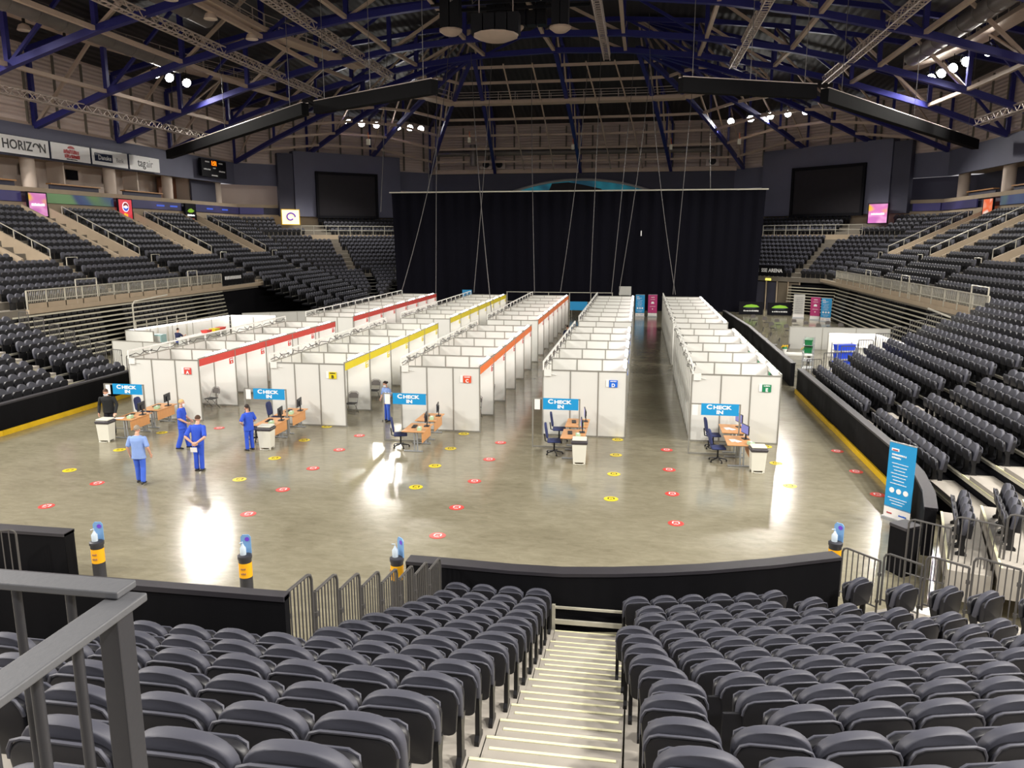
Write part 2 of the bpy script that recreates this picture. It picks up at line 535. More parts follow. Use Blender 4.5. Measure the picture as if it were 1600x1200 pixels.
FONTS = {}
def text(name, s, size, mat_, parent, loc, rot, ext=0.004, bold=0.0, align='CENTER', sx=1.0):
    c = bpy.data.curves.new(name, 'FONT')
    c.body = s
    c.size = size
    c.extrude = ext
    c.offset = bold
    c.align_x = align
    c.align_y = 'CENTER'
    c.space_line = 0.85
    c.resolution_u = 3
    t = bpy.data.objects.new(name, c)
    COL.objects.link(t)
    dg = bpy.context.evaluated_depsgraph_get()
    me = bpy.data.meshes.new_from_object(t.evaluated_get(dg), depsgraph=dg)
    me.materials.clear()
    me.materials.append(M[mat_])
    COL.objects.unlink(t)
    bpy.data.objects.remove(t)
    o = bpy.data.objects.new(name, me)
    COL.objects.link(o)
    o.parent = parent
    o.location = loc
    o.rotation_euler = rot
    o.scale = (sx, 1, 1)
    return o

ORD = ['zeroth', 'first', 'second', 'third', 'fourth', 'fifth', 'sixth', 'seventh', 'eighth', 'ninth', 'tenth', 'eleventh', 'twelfth',
       'thirteenth', 'fourteenth', 'fifteenth', 'sixteenth', 'seventeenth', 'eighteenth', 'nineteenth', 'twentieth']
def nth(i):
    if i < len(ORD):
        return ORD[i]
    t = {2: 'twenty', 3: 'thirty', 4: 'forty', 5: 'fifty', 6: 'sixty', 7: 'seventy', 8: 'eighty', 9: 'ninety'}[i // 10]
    return t + '-' + ORD[i % 10] if i % 10 else t[:-1] + 'ieth'

# ================================================================== SETTING
XL, XR, YB, CH = -44.7, 29.0, 100.0, 82.0   # outer walls, back wall, start of the corner chamfers

def slab(mb, x0, y0, x1, y1, z0, z1, th=0.3, mi=0):
    d = Vector((x1 - x0, y1 - y0, 0)); L = d.length
    mb.box(((x0 + x1) / 2, (y0 + y1) / 2, (z0 + z1) / 2), (L, th, z1 - z0), math.atan2(d.y, d.x), mi)

b = MB(); b.box((CX, 45, -0.15), (80, 118, 0.3)); struct(b, 'floor', 'floor')

WL = [(XL, -8), (XL, CH), (-26.7, YB)]
WR = [(XR, -8), (XR, CH), (11.0, YB)]
def wall_run(name, pts, z0, z1, m, th=0.3, off=0.0):
    b = MB()
    for (p, q) in zip(pts[:-1], pts[1:]):
        slab(b, p[0], p[1], q[0], q[1], z0, z1, th)
    return struct(b, name, m)
for nm, pts in (('left', WL), ('right', WR)):
    s_ = -1 if nm == 'left' else 1
    o_ = lambda d: [(p[0] + s_ * d * (1 if i < 2 else 0.4), p[1] + (d if i == 2 else d * 0.4 if i == 1 else 0)) for i, p in enumerate(pts)]
    wall_run('wall_%s' % nm, o_(0.45), 15.3, 21.5, 'cladding')
    wall_run('wall_%s_band' % nm, o_(0.15), 13.0, 15.35, 'bluegrey')
    wall_run('wall_%s_parapet' % nm, o_(0.0), 0, 9.75, 'concrete')
    wall_run('wall_%s_ledge' % nm, o_(0.1), 10.52, 10.86, 'concrete', 0.5)
    wall_run('wall_%s_screen_backing' % nm, o_(0.2), 9.75, 10.52, 'bluegreydark')
    wall_run('wall_%s_suites' % nm, o_(3.4), 10.5, 13.2, 'suite' if nm == 'left' else 'bluegreydark')
    b = MB(); slab(b, XL - 1.7 if s_ < 0 else XR + 1.7, -8, XL - 1.7 if s_ < 0 else XR + 1.7, CH, 10.5, 10.7, 3.2)
    struct(b, 'floor_%s_suites' % nm, 'concrete')
    b = MB(); slab(b, XL - 1.7 if s_ < 0 else XR + 1.7, -8, XL - 1.7 if s_ < 0 else XR + 1.7, CH, 13.2, 13.35, 3.2)
    struct(b, 'ceiling_%s_suites' % nm, 'concrete')
    wall_run('trim_%d' % (1 if s_ < 0 else 2), [(p[0] - s_ * 0.05, p[1]) for p in o_(0.45)[:2]], 15.35, 15.6, 'beige', 0.4)
    # wind posts that stand against the cladding
    b = MB()
    for k in range(28):
        b.box((o_(0.45)[0][0] - s_ * 0.2, -6 + k * 3.1, 18.2), (0.16, 0.16, 5.4))
    for k in range(9):
        t = (k + 0.5) / 9
        b.box((pts[1][0] + (pts[2][0] - pts[1][0]) * t, pts[1][1] + (pts[2][1] - pts[1][1]) * t, 18.2), (0.16, 0.16, 5.4), 0.785)
    struct(b, 'wall_%s_posts' % nm, 'bowlstep')
b = MB(); slab(b, -27.2, YB + 0.4, 11.4, YB + 0.4, 15.3, 21.5); struct(b, 'wall_back', 'cladding')
b = MB(); slab(b, -27.0, YB, 11.3, YB, 0, 15.35); struct(b, 'wall_back_lower', 'bluegreydark')
b = MB(); slab(b, -27.0, YB - 0.3, 11.3, YB - 0.3, 15.2, 15.7, 0.5); struct(b, 'trim_3', 'beige')
b = MB()
for k in range(12):
    b.box((-26 + k * 3.3, YB + 0.1, 18.2), (0.16, 0.16, 5.4))
struct(b, 'wall_back_posts', 'bowlstep')

# ---- roof deck
def ztop(u): return 25.5 - 0.0035 * u * u
def roofz(x, y):
    u = x - CX
    z = ztop(u) + 0.5
    if y > 70:
        s_ = (y - 70) / 31.0
        z -= 4.9 * s_ ** 1.25 * max(0, 1 - (u / 37.5) ** 2)
    return z
b = MB()
nx, ny = 33, 26
ys = [8 + i * 93.5 / (ny - 1) for i in range(ny)]
vs = []
for y in ys:
    for i in range(nx):
        x = CX + (-37.6 + 75.2 * i / (nx - 1))
        vs.append((x, y, roofz(x, y)))
b.add(vs, [(j * nx + i, (j + 1) * nx + i, (j + 1) * nx + i + 1, j * nx + i + 1) for j in range(ny - 1) for i in range(nx - 1)])
struct(b, 'ceiling', 'roofdeck', 40)

# ================================================================== ROOF STEEL
def zbot(u, y=50):
    return (23.1 - 0.00571 * u * u) if y > 68 else (22.6 - 0.00534 * u * u)
NODES = [-36.85 + 73.7 * i / 12 for i in range(13)]
TR = [26, 35, 44.3, 53.3, 62.6, 70.3]
TRL = ['overhead, sixth truss out from the curtain', 'fifth truss out from the curtain', 'fourth truss out from the curtain',
       'third truss out from the curtain', 'second truss out from the curtain', 'the truss closest to the curtain']
for y, lab in zip(TR, TRL):
    t = thing('roof_truss', 'blue arched steel roof truss spanning the hall, ' + lab, 'roof truss', (CX, y, zbot(0, y)), 0, 'roof trusses across the hall')
    z0 = zbot(0, y)
    b = MB()
    for p, q in zip(NODES[:-1], NODES[1:]):
        b.beam((p, 0, zbot(p, y) - z0), (q, 0, zbot(q, y) - z0), 0.42, 0.42)
    b.build('bottom_chord', 'blue', t)
    b = MB()
    for p, q in zip(NODES[:-1], NODES[1:]):
        b.beam((p, 0, ztop(p) - z0), (q, 0, ztop(q) - z0), 0.36, 0.36)
    b.build('top_chord', 'blue', t)
    for p in NODES:
        MB().beam((p, 0, zbot(p, y) - z0), (p, 0, ztop(p) - z0), 0.3, 0.3).build('web_post', 'blue', t)
    for i, (p, q) in enumerate(zip(NODES[:-1], NODES[1:])):
        if (p + q) < 0: p, q = q, p
        MB().beam((p, 0, ztop(p) - z0), (q, 0, zbot(q, y) - z0), 0.2, 0.2).build('web_brace', 'blue' if i % 2 else 'beige', t)

N1, N0, N2 = (-15.0, 70.3), (-7.7, 70.3), (-0.7, 70.3)
RIBS = [(N1, (-44.5, 82.0, 15.4)), (N1, (-38.6, 88.0, 16.7)), (N1, (-32.9, 93.6, 16.7)), (N1, (-27.0, 99.6, 15.4)), (N1, (-18.5, 99.6, 15.35)),
        (N0, (-7.6, 99.6, 15.3)), (N2, (3.5, 99.6, 15.35)), (N2, (12.0, 98.6, 15.4)), (N2, (18.0, 92.8, 16.7)), (N2, (23.5, 87.3, 16.7)), (N2, (28.8, 82.0, 15.4))]
def rib_pt(r, t):
    (n, e) = r
    z = 23.0 + (e[2] - 23.0) * (0.62 * t + 0.38 * t * t)
    return Vector((n[0] + (e[0] - n[0]) * t, n[1] + (e[1] - n[1]) * t, z))
for i, r in enumerate(RIBS):
    o = thing('roof_rib', 'blue roof rib fanning out to the end wall, %s in the fan from the left' % nth(i + 1), 'roof rib', rib_pt(r, 0), 0, 'roof ribs over the end wall')
    p0 = rib_pt(r, 0)
    TT = [0, 0.2, 0.4, 0.6, 0.8, 1.0]
    b = MB()
    for a, c in zip(TT[:-1], TT[1:]):
        b.beam(rib_pt(r, a) - p0, rib_pt(r, c) - p0, 0.36, 0.4)
    b.build('bottom_chord', 'blue', o)
    tp = lambda t: Vector((rib_pt(r, t).x, rib_pt(r, t).y, roofz(rib_pt(r, t).x, rib_pt(r, t).y) - 0.45))
    b = MB()
    for a, c in zip(TT[:-1], TT[1:]):
        b.beam(tp(a) - p0, tp(c) - p0, 0.26, 0.26)
    b.build('top_chord', 'blue', o)
    for t in TT[1:]:
        MB().beam(rib_pt(r, t) - p0, tp(t) - p0, 0.22, 0.22).build('web_post', 'blue', o)
    for a, c in zip(TT[:-1], TT[1:]):
        MB().beam(rib_pt(r, c) - p0, tp(a) - p0, 0.14, 0.14).build('web_brace', 'beige', o)

# beige purlins: lengthwise tubes at the truss nodes, crosswise tubes over the end wall
PL = [n for i, n in enumerate(NODES) if 1 <= i <= 11]
for i, u in enumerate(PL):
    b = MB()
    for y0, y1 in zip(TR[:-1], TR[1:]):
        b.beam((0, y0, zbot(u, y0) + 0.05), (0, y1, zbot(u, y1) + 0.05), 0.26, 0.26)
        b.beam((0, y0, zbot(u, y0) + 0.05), (0, y1, ztop(u) - 0.2), 0.14, 0.14)
    o = b.build('roof_purlin', 'beige', None, None, (CX + u, 0, 0))
    tag(o, 'beige lengthwise roof purlin with slanting struts, %s from the left wall' % nth(i + 1), 'purlin', 'lengthwise roof purlins')
for i, t in enumerate((0.10, 0.22, 0.52, 0.66, 0.78, 0.90)):
    b = MB()
    for r, q in zip(RIBS[:-1], RIBS[1:]):
        b.beam(rib_pt(r, t), rib_pt(q, t), 0.2, 0.24)
    o = b.build('cross_purlin', 'beige')
    tag(o, 'beige cross purlin tying the fanned ribs, %s down from the middle truss' % nth(i + 1), 'purlin', 'cross purlins over the end wall')
for i, (fx, t0) in enumerate(((0.35, 4), (0.7, 4), (0.35, 5), (0.7, 5))):
    b = MB()
    pr_ = None
    for t in (0.05, 0.3, 0.55, 0.8, 0.95):
        p = rib_pt(RIBS[t0], t).lerp(rib_pt(RIBS[t0 + 1], t), fx) - Vector((0, 0, 0.34))
        if pr_ is not None: b.beam(pr_, p, 0.12, 0.12)
        pr_ = p
    o = b.build('sloping_purlin', 'beige')
    tag(o, 'thin beige sloping purlin between the middle ribs, %s from the left' % nth(i + 1), 'purlin', 'sloping purlins between the middle ribs')

def catwalk(name, pts, w, label):
    """walkway: deck, kick plates, posts and hand rails along a polyline"""
    o = thing(name, label, 'catwalk', pts[0])
    p0 = Vector(pts[0])
    b = MB(); r = MB()
    for p, q in zip(pts[:-1], pts[1:]):
        p = Vector(p) - p0; q = Vector(q) - p0
        b.beam(p, q, w, 0.12)
        t = (q - p); L = t.length; t.normalize()
        a = t.cross(Vector((0, 0, 1))).normalized() * (w / 2)
        for s_ in (-1, 1):
            b.beam(p + a * s_ + Vector((0, 0, 0.1)), q + a * s_ + Vector((0, 0, 0.1)), 0.06, 0.3)
            for h in (0.55, 1.05):
                r.beam(p + a * s_ + Vector((0, 0, h)), q + a * s_ + Vector((0, 0, h)), 0.05, 0.05)
            n = max(1, int(L / 1.6))
            for k in range(n + 1):
                c = p + t * (L * k / n) + a * s_
                r.beam(c, c + Vector((0, 0, 1.05)), 0.05, 0.05)
    b.build('deck', 'beige', o)
    r.build('hand_rail', 'lattice', o)
    return o
catwalk('catwalk', [(-38.4, 26, 20.72), (-38.4, 53, 20.72), (-37.0, 63, 20.72), (-34.5, 71, 20.72)], 1.3, 'beige roof catwalk with railings above the left stand')
catwalk('catwalk', [(22.7, 30, 20.72), (22.9, 62, 20.72), (21.5, 71, 20.72)], 1.3, 'beige roof catwalk with railings above the right stand')
pp = [rib_pt(r, 0.37) - Vector((0, 0, 0.25)) for r in RIBS]
catwalk('catwalk', [tuple(p) for p in pp], 1.5, 'broad beige catwalk curving across the ribs over the curtain')
catwalk('catwalk', [(-26.5, 36, 21.2), (-26.5, 53, 21.2), (-24, 66, 21.3)], 1.2, 'beige catwalk under the roof between the two upper left ladder trusses')

def lattice(x, y0, y1, z, w, label, i):
    o = thing('lighting_truss', label, 'lighting truss', (x, y0, z), 0, 'ladder-like lighting trusses')
    L = y1 - y0
    b = MB()
    for sx in (-1, 1):
        for sz in (-1, 1):
            b.tube((sx * w / 2, 0, sz * w / 2), (sx * w / 2, L, sz * w / 2), 0.05, 6)
    b.build('chord_tube', 'lattice', o)
    b = MB()
    n = int(L / 0.55)
    for k in range(n):
        ya, yb = L * k / n, L * (k + 1) / n
        for sz in (-1, 1):
            b.beam((-w / 2, ya, sz * w / 2), (w / 2, ya, sz * w / 2), 0.07, 0.05)
        for sx in (-1, 1):
            s_ = 1 if k % 2 else -1
            b.beam((sx * w / 2, ya, -s_ * w / 2), (sx * w / 2, yb, s_ * w / 2), 0.05, 0.05)
    b.build('lacing', 'lattice', o)
LT = [(-40.6, 30, 70, 16.5, 'leftmost, hung low over the left stand'), (-29.2, 30, 70, 20.0, 'second from the left'), (-22.4, 30, 70, 21.3, 'third from the left'),
      (-3.2, 40, 69, 22.1, 'just right of the speaker cluster'), (7.2, 40, 70, 21.3, 'third from the right wall'), (14.66, 30, 70, 19.9, 'second from the right wall'), (26.2, 30, 69, 16.2, 'hung low over the right stand')]
for i, (x, y0, y1, z, lb) in enumerate(LT):
    lattice(x, y0, y1, z, 0.5, 'pale ladder-like lighting truss, ' + lb, i)

def duct(pts, r, label):
    b = MB()
    b.path(pts, r, 14)
    for p, q in zip(pts[:-1], pts[1:]):
        p = Vector(p); q = Vector(q); L = (q - p).length; t = (q - p) / L
        for k in range(1, int(L / 2.2)):
            c = p + t * (k * 2.2)
            b.path([c - t * 0.04, c + t * 0.04], r + 0.04, 14)
    o = b.build('air_duct', 'duct', None, 40)
    tag(o, label, 'air duct')
duct([(-35.6, 30, 20.3), (-35.6, 58, 20.3)], 0.6, 'long round grey air duct above the left floodlight bank')
duct([(-29.6, 34, 21.9), (-29.6, 52, 21.9)], 0.65, 'round grey air duct beside the second ladder truss')
duct([(20.0, 34, 20.6), (20.0, 66, 20.6)], 0.6, 'long round grey air duct above the right floodlight bank')
duct([(-20.6, 96.2, 15.9), (-20.6, 96.2, 18.4)], 0.4, 'short upright grey duct left of the teal arch')
duct([(8.9, 97, 16.6), (8.9, 97, 18.9)], 0.4, 'short upright grey duct right of the teal arch')
duct([(-26, 98.3, 17.6), (8.5, 98.3, 17.6)], 0.35, 'slim grey duct running along the end wall cladding')

def floodlight(p, i, label):
    o = thing('floodlight', label, 'floodlight', p, 0, 'lit arena floodlights')
    d = (Vector((CX, 40, 0)) - Vector(p)).normalized()
    q = d.to_track_quat('Z', 'Y').to_matrix()
    b = MB(); b.lathe([(0.10, -0.55), (0.2, -0.5), (0.24, -0.25), (0.36, 0.0), (0.37, 0.03)], (0, 0, 0), 14)
    b.v = [tuple(q @ Vector(v)) for v in b.v]
    b.build('housing', 'blackmetal', o, 40)
    b = MB(); b.lathe([(0.33, 0.03), (0.30, 0.06), (0.12, 0.09)], (0, 0, 0), 16)
    b.v = [tuple(q @ Vector(v)) for v in b.v]
    b.build('lens', 'lamp', o, 40)
    b = MB(); b.path([(-0.42, 0, 0), (-0.42, 0, 0.45), (0, 0, 0.6), (0.42, 0, 0.45), (0.42, 0, 0)], 0.03, 6); b.tube((0, 0, 0.6), (0, 0, 1.0), 0.03, 6)
    b.build('yoke', 'blackmetal', o)
cnt = {}
for bk, p in FLOOD:
    cnt[bk] = cnt.get(bk, 0) + 1
    floodlight(p, cnt[bk], 'lit white floodlight, %s along the %s' % (nth(cnt[bk]), bk))

# unlit dome lamps hung below the catwalks
bl = MB()
for i, p in enumerate([(-38.2, 42, 19.86), (-38.2, 45.5, 19.86), (-38.2, 49, 19.86), (-26.6, 43, 20.41), (-26.5, 47, 20.41), (-26.4, 52, 20.41), (22.6, 41, 19.86), (22.8, 45, 19.86), (22.8, 49, 19.86), (22.8, 53, 19.86)]):
    o = thing('dome_lamp', 'unlit pale dome lamp hung under the %s, %s lamp there' % (('left catwalk', 'inner catwalk', 'right catwalk')[0 if i < 3 else 1 if i < 6 else 2], nth((i if i < 3 else i - 3 if i < 6 else i - 6) + 1)), 'lamp', p, 0, 'unlit dome lamps')
    b = MB(); b.lathe([(0.08, 0.42), (0.3, 0.3), (0.42, 0.0), (0.40, -0.02)], (0, 0, 0), 14); b.build('shade', 'column', o, 50)
    b = MB(); b.lathe([(0.09, 0.7), (0.1, 0.42)], (0, 0, 0), 8); b.build('stem', 'blackmetal', o)

# long black-draped rigging trusses
def draped(p, q, label):
    o = thing('draped_truss', label, 'draped truss', p, 0, 'black-draped rigging trusses')
    p0 = Vector(p); e = Vector(q) - p0
    MB().beam((0, 0, 0), e, 0.5, 0.75).build('drape', 'fabricblack', o)
    b = MB()
    a = e.normalized().cross(Vector((0, 0, 1)))
    for s_ in (-1, 1):
        b.tube(a * 0.2 * s_ + Vector((0, 0, 0.40)), e + a * 0.2 * s_ + Vector((0, 0, 0.40)), 0.04, 6)
    n = int(e.length / 0.8)
    for k in range(n):
        c = e * (k / n) + Vector((0, 0, 0.40))
        b.beam(c - a * 0.2, c + e / n + a * 0.2, 0.03, 0.03)
    b.build('top_tube', 'lattice', o)
    for k in (0.08, 0.5, 0.92):
        c = e * k
        MB().tube(c + Vector((0, 0, 0.4)), (c.x, c.y, roofz(p[0] + c.x, p[1] + c.y) - p[2] + 0.05), 0.02, 5).build('hanger', 'cable', o)
draped((-42.5, 66.5, 14.6), (-21.5, 49.0, 15.3), 'long black-draped rigging truss hung near the left scoreboard')
draped((-20.8, 49.2, 15.4), (-11.2, 42.5, 15.2), 'black-draped rigging truss left of the speaker cluster')
draped((1.9, 44.2, 15.2), (9.6, 48.6, 15.4), 'black-draped rigging truss right of the speaker cluster')
draped((10.3, 49.2, 15.3), (27.0, 71.0, 14.7), 'long black-draped rigging truss sloping above the right stand')

# speaker cluster under the middle of the roof
def hang(name, label, x, y, z, w, h, cols, plate):
    o = thing(name, label, 'loudspeaker', (x, y, z), 0, 'hanging loudspeaker cluster')
    b = MB()
    for k in range(cols):
        b.box((-w / 2 + w * (k + 0.5) / cols, 0, h / 2), (w / cols * 0.9, 0.9, h), 0.0)
    b.build('cabinet', 'blackmetal', o)
    b = MB(); b.lathe([(plate, 0.0), (plate * 0.98, -0.1), (plate * 0.55, -0.32), (plate * 0.2, -0.36)], (0, 0, 0), 12); b.build('base_plate', 'beige', o, 40)
    b = MB()
    for sx in (-1, 1): b.tube((sx * w * 0.35, 0, h), (sx * w * 0.35, 0, 22.19 - z if z + h < 22 else h + 1.2), 0.04, 6)
    b.build('hanger', 'lattice', o)
hang('speaker_array', 'black hanging speaker array at the left of the centre cluster', -12.3, 51, 20.2, 1.3, 1.9, 2, 0.75)
hang('speaker_array', 'wide black hanging speaker bank in the middle of the centre cluster', -9.1, 49.5, 19.4, 3.0, 1.2, 4, 1.4)
hang('speaker_array', 'black hanging speaker array at the right of the centre cluster', -5.3, 51, 20.1, 1.1, 1.8, 2, 0.7)
hang('speaker_array', 'long black hanging speaker bank behind the centre cluster', -8.9, 56.4, 21.6, 4.2, 1.5, 6, 0.5)
o = thing('rigging_grid', 'black rigging grid carrying the centre speaker cluster', 'rigging grid', (-8.9, 51, 22.3))
b = MB()
for k in range(5):
    b.beam((-5.2, -2.5 + k * 1.5, 0), (5.2, -2.5 + k * 1.5, 0), 0.16, 0.2)
    b.beam((-5 + k * 2.5, -2.6, 0.2), (-5 + k * 2.5, 4, 0.2), 0.16, 0.2)
b.build('frame', 'blackmetal', o)
b = MB()
for k in range(7):
    b.path([(-4.6 + k * 1.4, -1.5, 0.1), (-4.4 + k * 1.4, -1.7, -0.7 - 0.2 * (k % 3)), (-3.9 + k * 1.4, -1.4, -0.5), (-3.6 + k * 1.4, -1.2, 0.1)], 0.05, 6)
b.build('cable_loop', 'cable', o)

# ================================================================== END WALL, SCREENS, RIBBONS
def on_chamfer(side, t, d=0.0):
    """point t metres (in x) along a corner chamfer, d metres in front of it"""
    k = d / math.sqrt(2)
    return (XL + t + k, CH + t - k) if side < 0 else (XR - t - k, CH + t - k)
for side, (ta, tb), (sa, sb), lab in ((-1, (4.5, 14.1), (6.35, 11.7), 'left'), (1, (3.5, 14.3), (5.4, 11.3), 'right')):
    a = on_chamfer(side, ta, 0.7); c = on_chamfer(side, tb, 0.7)
    b = MB(); slab(b, a[0], a[1], c[0], c[1], 9.6, 16.9, 1.2); struct(b, 'wall_%s_screen_box' % lab, 'bluegrey')
    b = MB(); a2 = on_chamfer(side, ta - 1.2, 0.5); slab(b, a2[0], a2[1], a[0], a[1], 9.6, 16.6, 0.9); struct(b, 'wall_%s_screen_return' % lab, 'bluegreydark')
    a = on_chamfer(side, (sa + sb) / 2, 1.42)
    rz = R(45) if side < 0 else R(-45)
    o = thing('video_screen', 'large dark video screen on the slate corner wall %s of the curtain' % lab, 'video screen', (a[0], a[1], 12.1), rz)
    w = (sb - sa) * 1.414
    MB().box((0, 0, 0), (w, 0.12, 5.0)).build('display', 'screen', o)
    b = MB()
    for sx in (-1, 1): b.box((sx * w / 2, -0.05, 0), (0.3, 0.3, 5.3))
    for sz in (-1, 1): b.box((0, -0.05, sz * 2.5), (w, 0.3, 0.3))
    b.build('frame', 'scrframe', o)
o = thing('arch_banner', 'teal arched artwork panel with a pale rim above the black curtain', 'arch banner', (-7.6, 99.68, 0))
pts = []
Rr, zc = 26.8, 14.35 - 26.8
for k in range(25):
    x = -12.6 + 25.2 * k / 24
    pts.append((x, zc + math.sqrt(Rr * Rr - x * x)))
out = [(-12.6, 9.5)] + pts + [(12.6, 9.5)]
b = MB(); b.prism(out, (0, 0, 0), (1, 0, 0), (0, 0, 1), (0, 0.15, 0)); b.build('artwork', 'teal', o)
b = MB(); b.path([(p[0], -0.1, p[1]) for p in pts], 0.16, 8); b.build('rim', 'archrim', o, 40)
b = MB(); b.prism([(-4.2, 12.5), (-3.6, 13.9), (-1.5, 14.05), (0.4, 13.7), (2.6, 13.2), (3.4, 12.5)], (0, -0.06, 0), (1, 0, 0), (0, 0, 1), (0, 0.05, 0)); b.build('dark_motif', 'screen', o)

def ribbon(name, x, y0, y1, m, label, th=0.12):
    o = MB().box((0, 0, 0), (th, y1 - y0, 0.72)).build(name, m, None, None, (x, (y0 + y1) / 2, 10.14))
    return tag(o, label, 'ribbon screen', 'ribbon screens')
ribbon('ribbon_screen', XL + 0.22, 30, 50.8, 'ledblue', 'purple ribbon screen left of the pink square screen, left stand')
r1_ = ribbon('ribbon_screen', XL + 0.22, 53.1, 60.9, 'ledgreen', 'green and blue wave ribbon screen between the pink and the red square screens')
r2_ = ribbon('ribbon_screen', XL + 0.22, 63.1, 70.9, 'ledblue', 'purple ribbon screen between the red and the green square screens')
r3_ = ribbon('ribbon_screen', XL + 0.22, 73.0, 82, 'ledblue', 'purple ribbon screen beyond the small green square screen')
r4_ = ribbon('ribbon_screen', XR - 0.22, 74, 82, 'ledblue', 'purple ribbon screen beyond the orange square screen, right stand')
ribbon('ribbon_screen', XR - 0.22, 50, 69.5, 'ledgreen', 'green and blue ribbon screen above the nearer right stand')
for side in (-1, 1):
    a = on_chamfer(side, 0.2, 0.2); c = on_chamfer(side, 2.1, 0.2)
    b = MB(); slab(b, a[0], a[1], c[0], c[1], 9.78, 10.5, 0.12)
    tag(b.build('ribbon_screen', 'ledblue'), 'short purple ribbon screen in the %s corner of the upper stand' % ('left' if side < 0 else 'right'), 'ribbon screen', 'ribbon screens')
for r_, ys_ in ((r2_, (0.5, 2.6)), (r3_, (-1.5, 1.5))):
    for y in ys_:
        MB().box((0.07, y, 0), (0.02, 1.2, 0.16)).build('lettering', 'litblue', r_)

def scribble(name, parent, x, y, z, w, h, m, n):
    """lettering too small to read in the photograph: a line of uneven strokes"""
    b = MB()
    for k in range(n):
        cw = w / n
        hh = h * random.uniform(0.7, 1.0)
        b.box((x - w / 2 + cw * (k + 0.5), y, z + (hh - h) / 2), (cw * random.uniform(0.55, 0.85), 0.02, hh), 0, 0, 0, random.uniform(-0.15, 0.15))
    return b.build(name, m, parent)
def square_screen(p, rz, w, h, m, label, deco=None, bm='screenred'):
    o = thing('vomitory_screen', label, 'advert screen', p, rz, 'square screens over the stand entrances')
    MB().box((0, 0, 0), (w, 0.12, h)).build('display', m, o)
    b = MB()
    for sx in (-1, 1): b.box((sx * (w / 2 + 0.04), 0, 0), (0.08, 0.16, h + 0.16))
    for sz in (-1, 1): b.box((0, 0, sz * (h / 2 + 0.04)), (w, 0.16, 0.08))
    b.build('frame', 'scrframe' if m != 'screencream' else 'yellow', o)
    return o
yaw = R(52)   # the square screens on the side walls turn towards the floor
q = square_screen((XL + 0.5, 52.0, 9.6), R(90), 1.75, 1.65, 'screenpink', 'lit pink and yellow square screen in the left stand, first from the near end')
scribble('white_line', q, 0, -0.08, -0.0, 1.3, 0.2, 'litwhite', 12)
q = square_screen((XL + 0.5, 62.0, 9.6), R(90), 1.75, 1.65, 'screenred', 'lit red square screen with a round red white and blue logo')
b = MB(); b.lathe([(0.42, -0.03), (0.42, 0.0)], (0, 0, 0), 24); b.v = [(v[0], v[2] - 0.07, v[1] + 0.2) for v in b.v]; b.build('logo_disc', 'litwhite', q)
for mm, sgn in (('redink', 1), ('litblue', -1)):
    pts = [(0.36 * math.cos(a), sgn * 0.36 * math.sin(a)) for a in [PI * k / 12 for k in range(13)]] + [(-0.2, sgn * 0.08), (0.05, sgn * 0.14), (0.2, sgn * 0.06)]
    b = MB(); b.prism(pts, (0, -0.11, 0.2), (1, 0, 0), (0, 0, 1), (0, 0.02, 0)); b.build('logo_wave', mm, q)
scribble('orange_marks', q, 0, -0.08, -0.48, 0.5, 0.3, 'digits', 3)
q = square_screen((XL + 0.5, 72.0, 9.6), R(90), 1.7, 1.65, 'scrframe', 'dark square screen with a green leaf shape and white lettering')
b = MB(); b.prism([(-0.6, 0), (-0.3, 0.22), (0.1, 0.28), (0.6, 0.05), (0.2, -0.12), (-0.3, -0.12)], (0, -0.09, 0.15), (1, 0, 0), (0, 0, 1), (0, 0.02, 0)); b.build('leaf_shape', 'screengreen', q)
scribble('white_line', q, 0, -0.08, -0.22, 1.3, 0.17, 'litwhite', 8)
scribble('dim_marks', q, 0, -0.08, -0.6, 1.2, 0.3, 'redink', 2)
a = on_chamfer(-1, 3.9, 1.75)
q = square_screen((a[0], a[1], 9.5), R(45), 2.0, 1.6, 'screencream', 'lit cream square screen with a purple swirl, far left corner')
b = MB(); b.path([(0.55 * math.cos(t) * (1 - t / 14), -0.08, 0.5 * math.sin(t) * (1 - t / 14)) for t in [k * 0.4 for k in range(15)]], 0.09, 6); b.build('swirl', 'purple', q)
a = on_chamfer(1, 4.0, 1.75)
q = square_screen((a[0], a[1], 9.6), R(-45), 2.0, 1.9, 'screenpink', 'lit pink and yellow square screen in the far right corner')
scribble('white_line', q, 0, -0.08, -0.05, 1.4, 0.2, 'litwhite', 12)
square_screen((XR - 0.5, 71.0, 9.5), R(-90), 1.8, 1.7, 'screenorange', 'lit orange and white square screen in the right stand')

# advert boards and scoreboard on the left fascia
def board(y0, y1, z0, z1, label, bg='white'):
    o = thing('advert_board', label, 'advert board', (XL + 0.34, (y0 + y1) / 2, (z0 + z1) / 2), R(90), 'advert boards above the left suites')
    MB().box((0, 0, 0), (y1 - y0 - 0.16, 0.06, z1 - z0 - 0.12)).build('face', bg, o)
    MB().box((0, 0.04, 0), (y1 - y0, 0.06, z1 - z0)).build('frame', 'navy', o)
    return o
RT = (R(90), 0, 0)
q = board(49.0, 54.0, 13.05, 14.4, 'white advert board with black slanted capitals ending in an arc and N')
text('lettering', 'HORIZ', 0.92, 'ink', q, (-0.62, -0.04, -0.02), RT, 0.004, 0.016)
text('lettering', 'N', 0.92, 'ink', q, (1.78, -0.04, -0.02), RT, 0.004, 0.016)
b = MB(); b.path([(1.15 + 0.27 * math.cos(a), -0.045, 0.0 + 0.27 * math.sin(a)) for a in [PI * k / 10 for k in range(11)]], 0.05, 6); b.build('arc_letter', 'ink', q)
q = board(54.1, 58.5, 13.05, 14.4, 'white advert board with a red domed emblem')
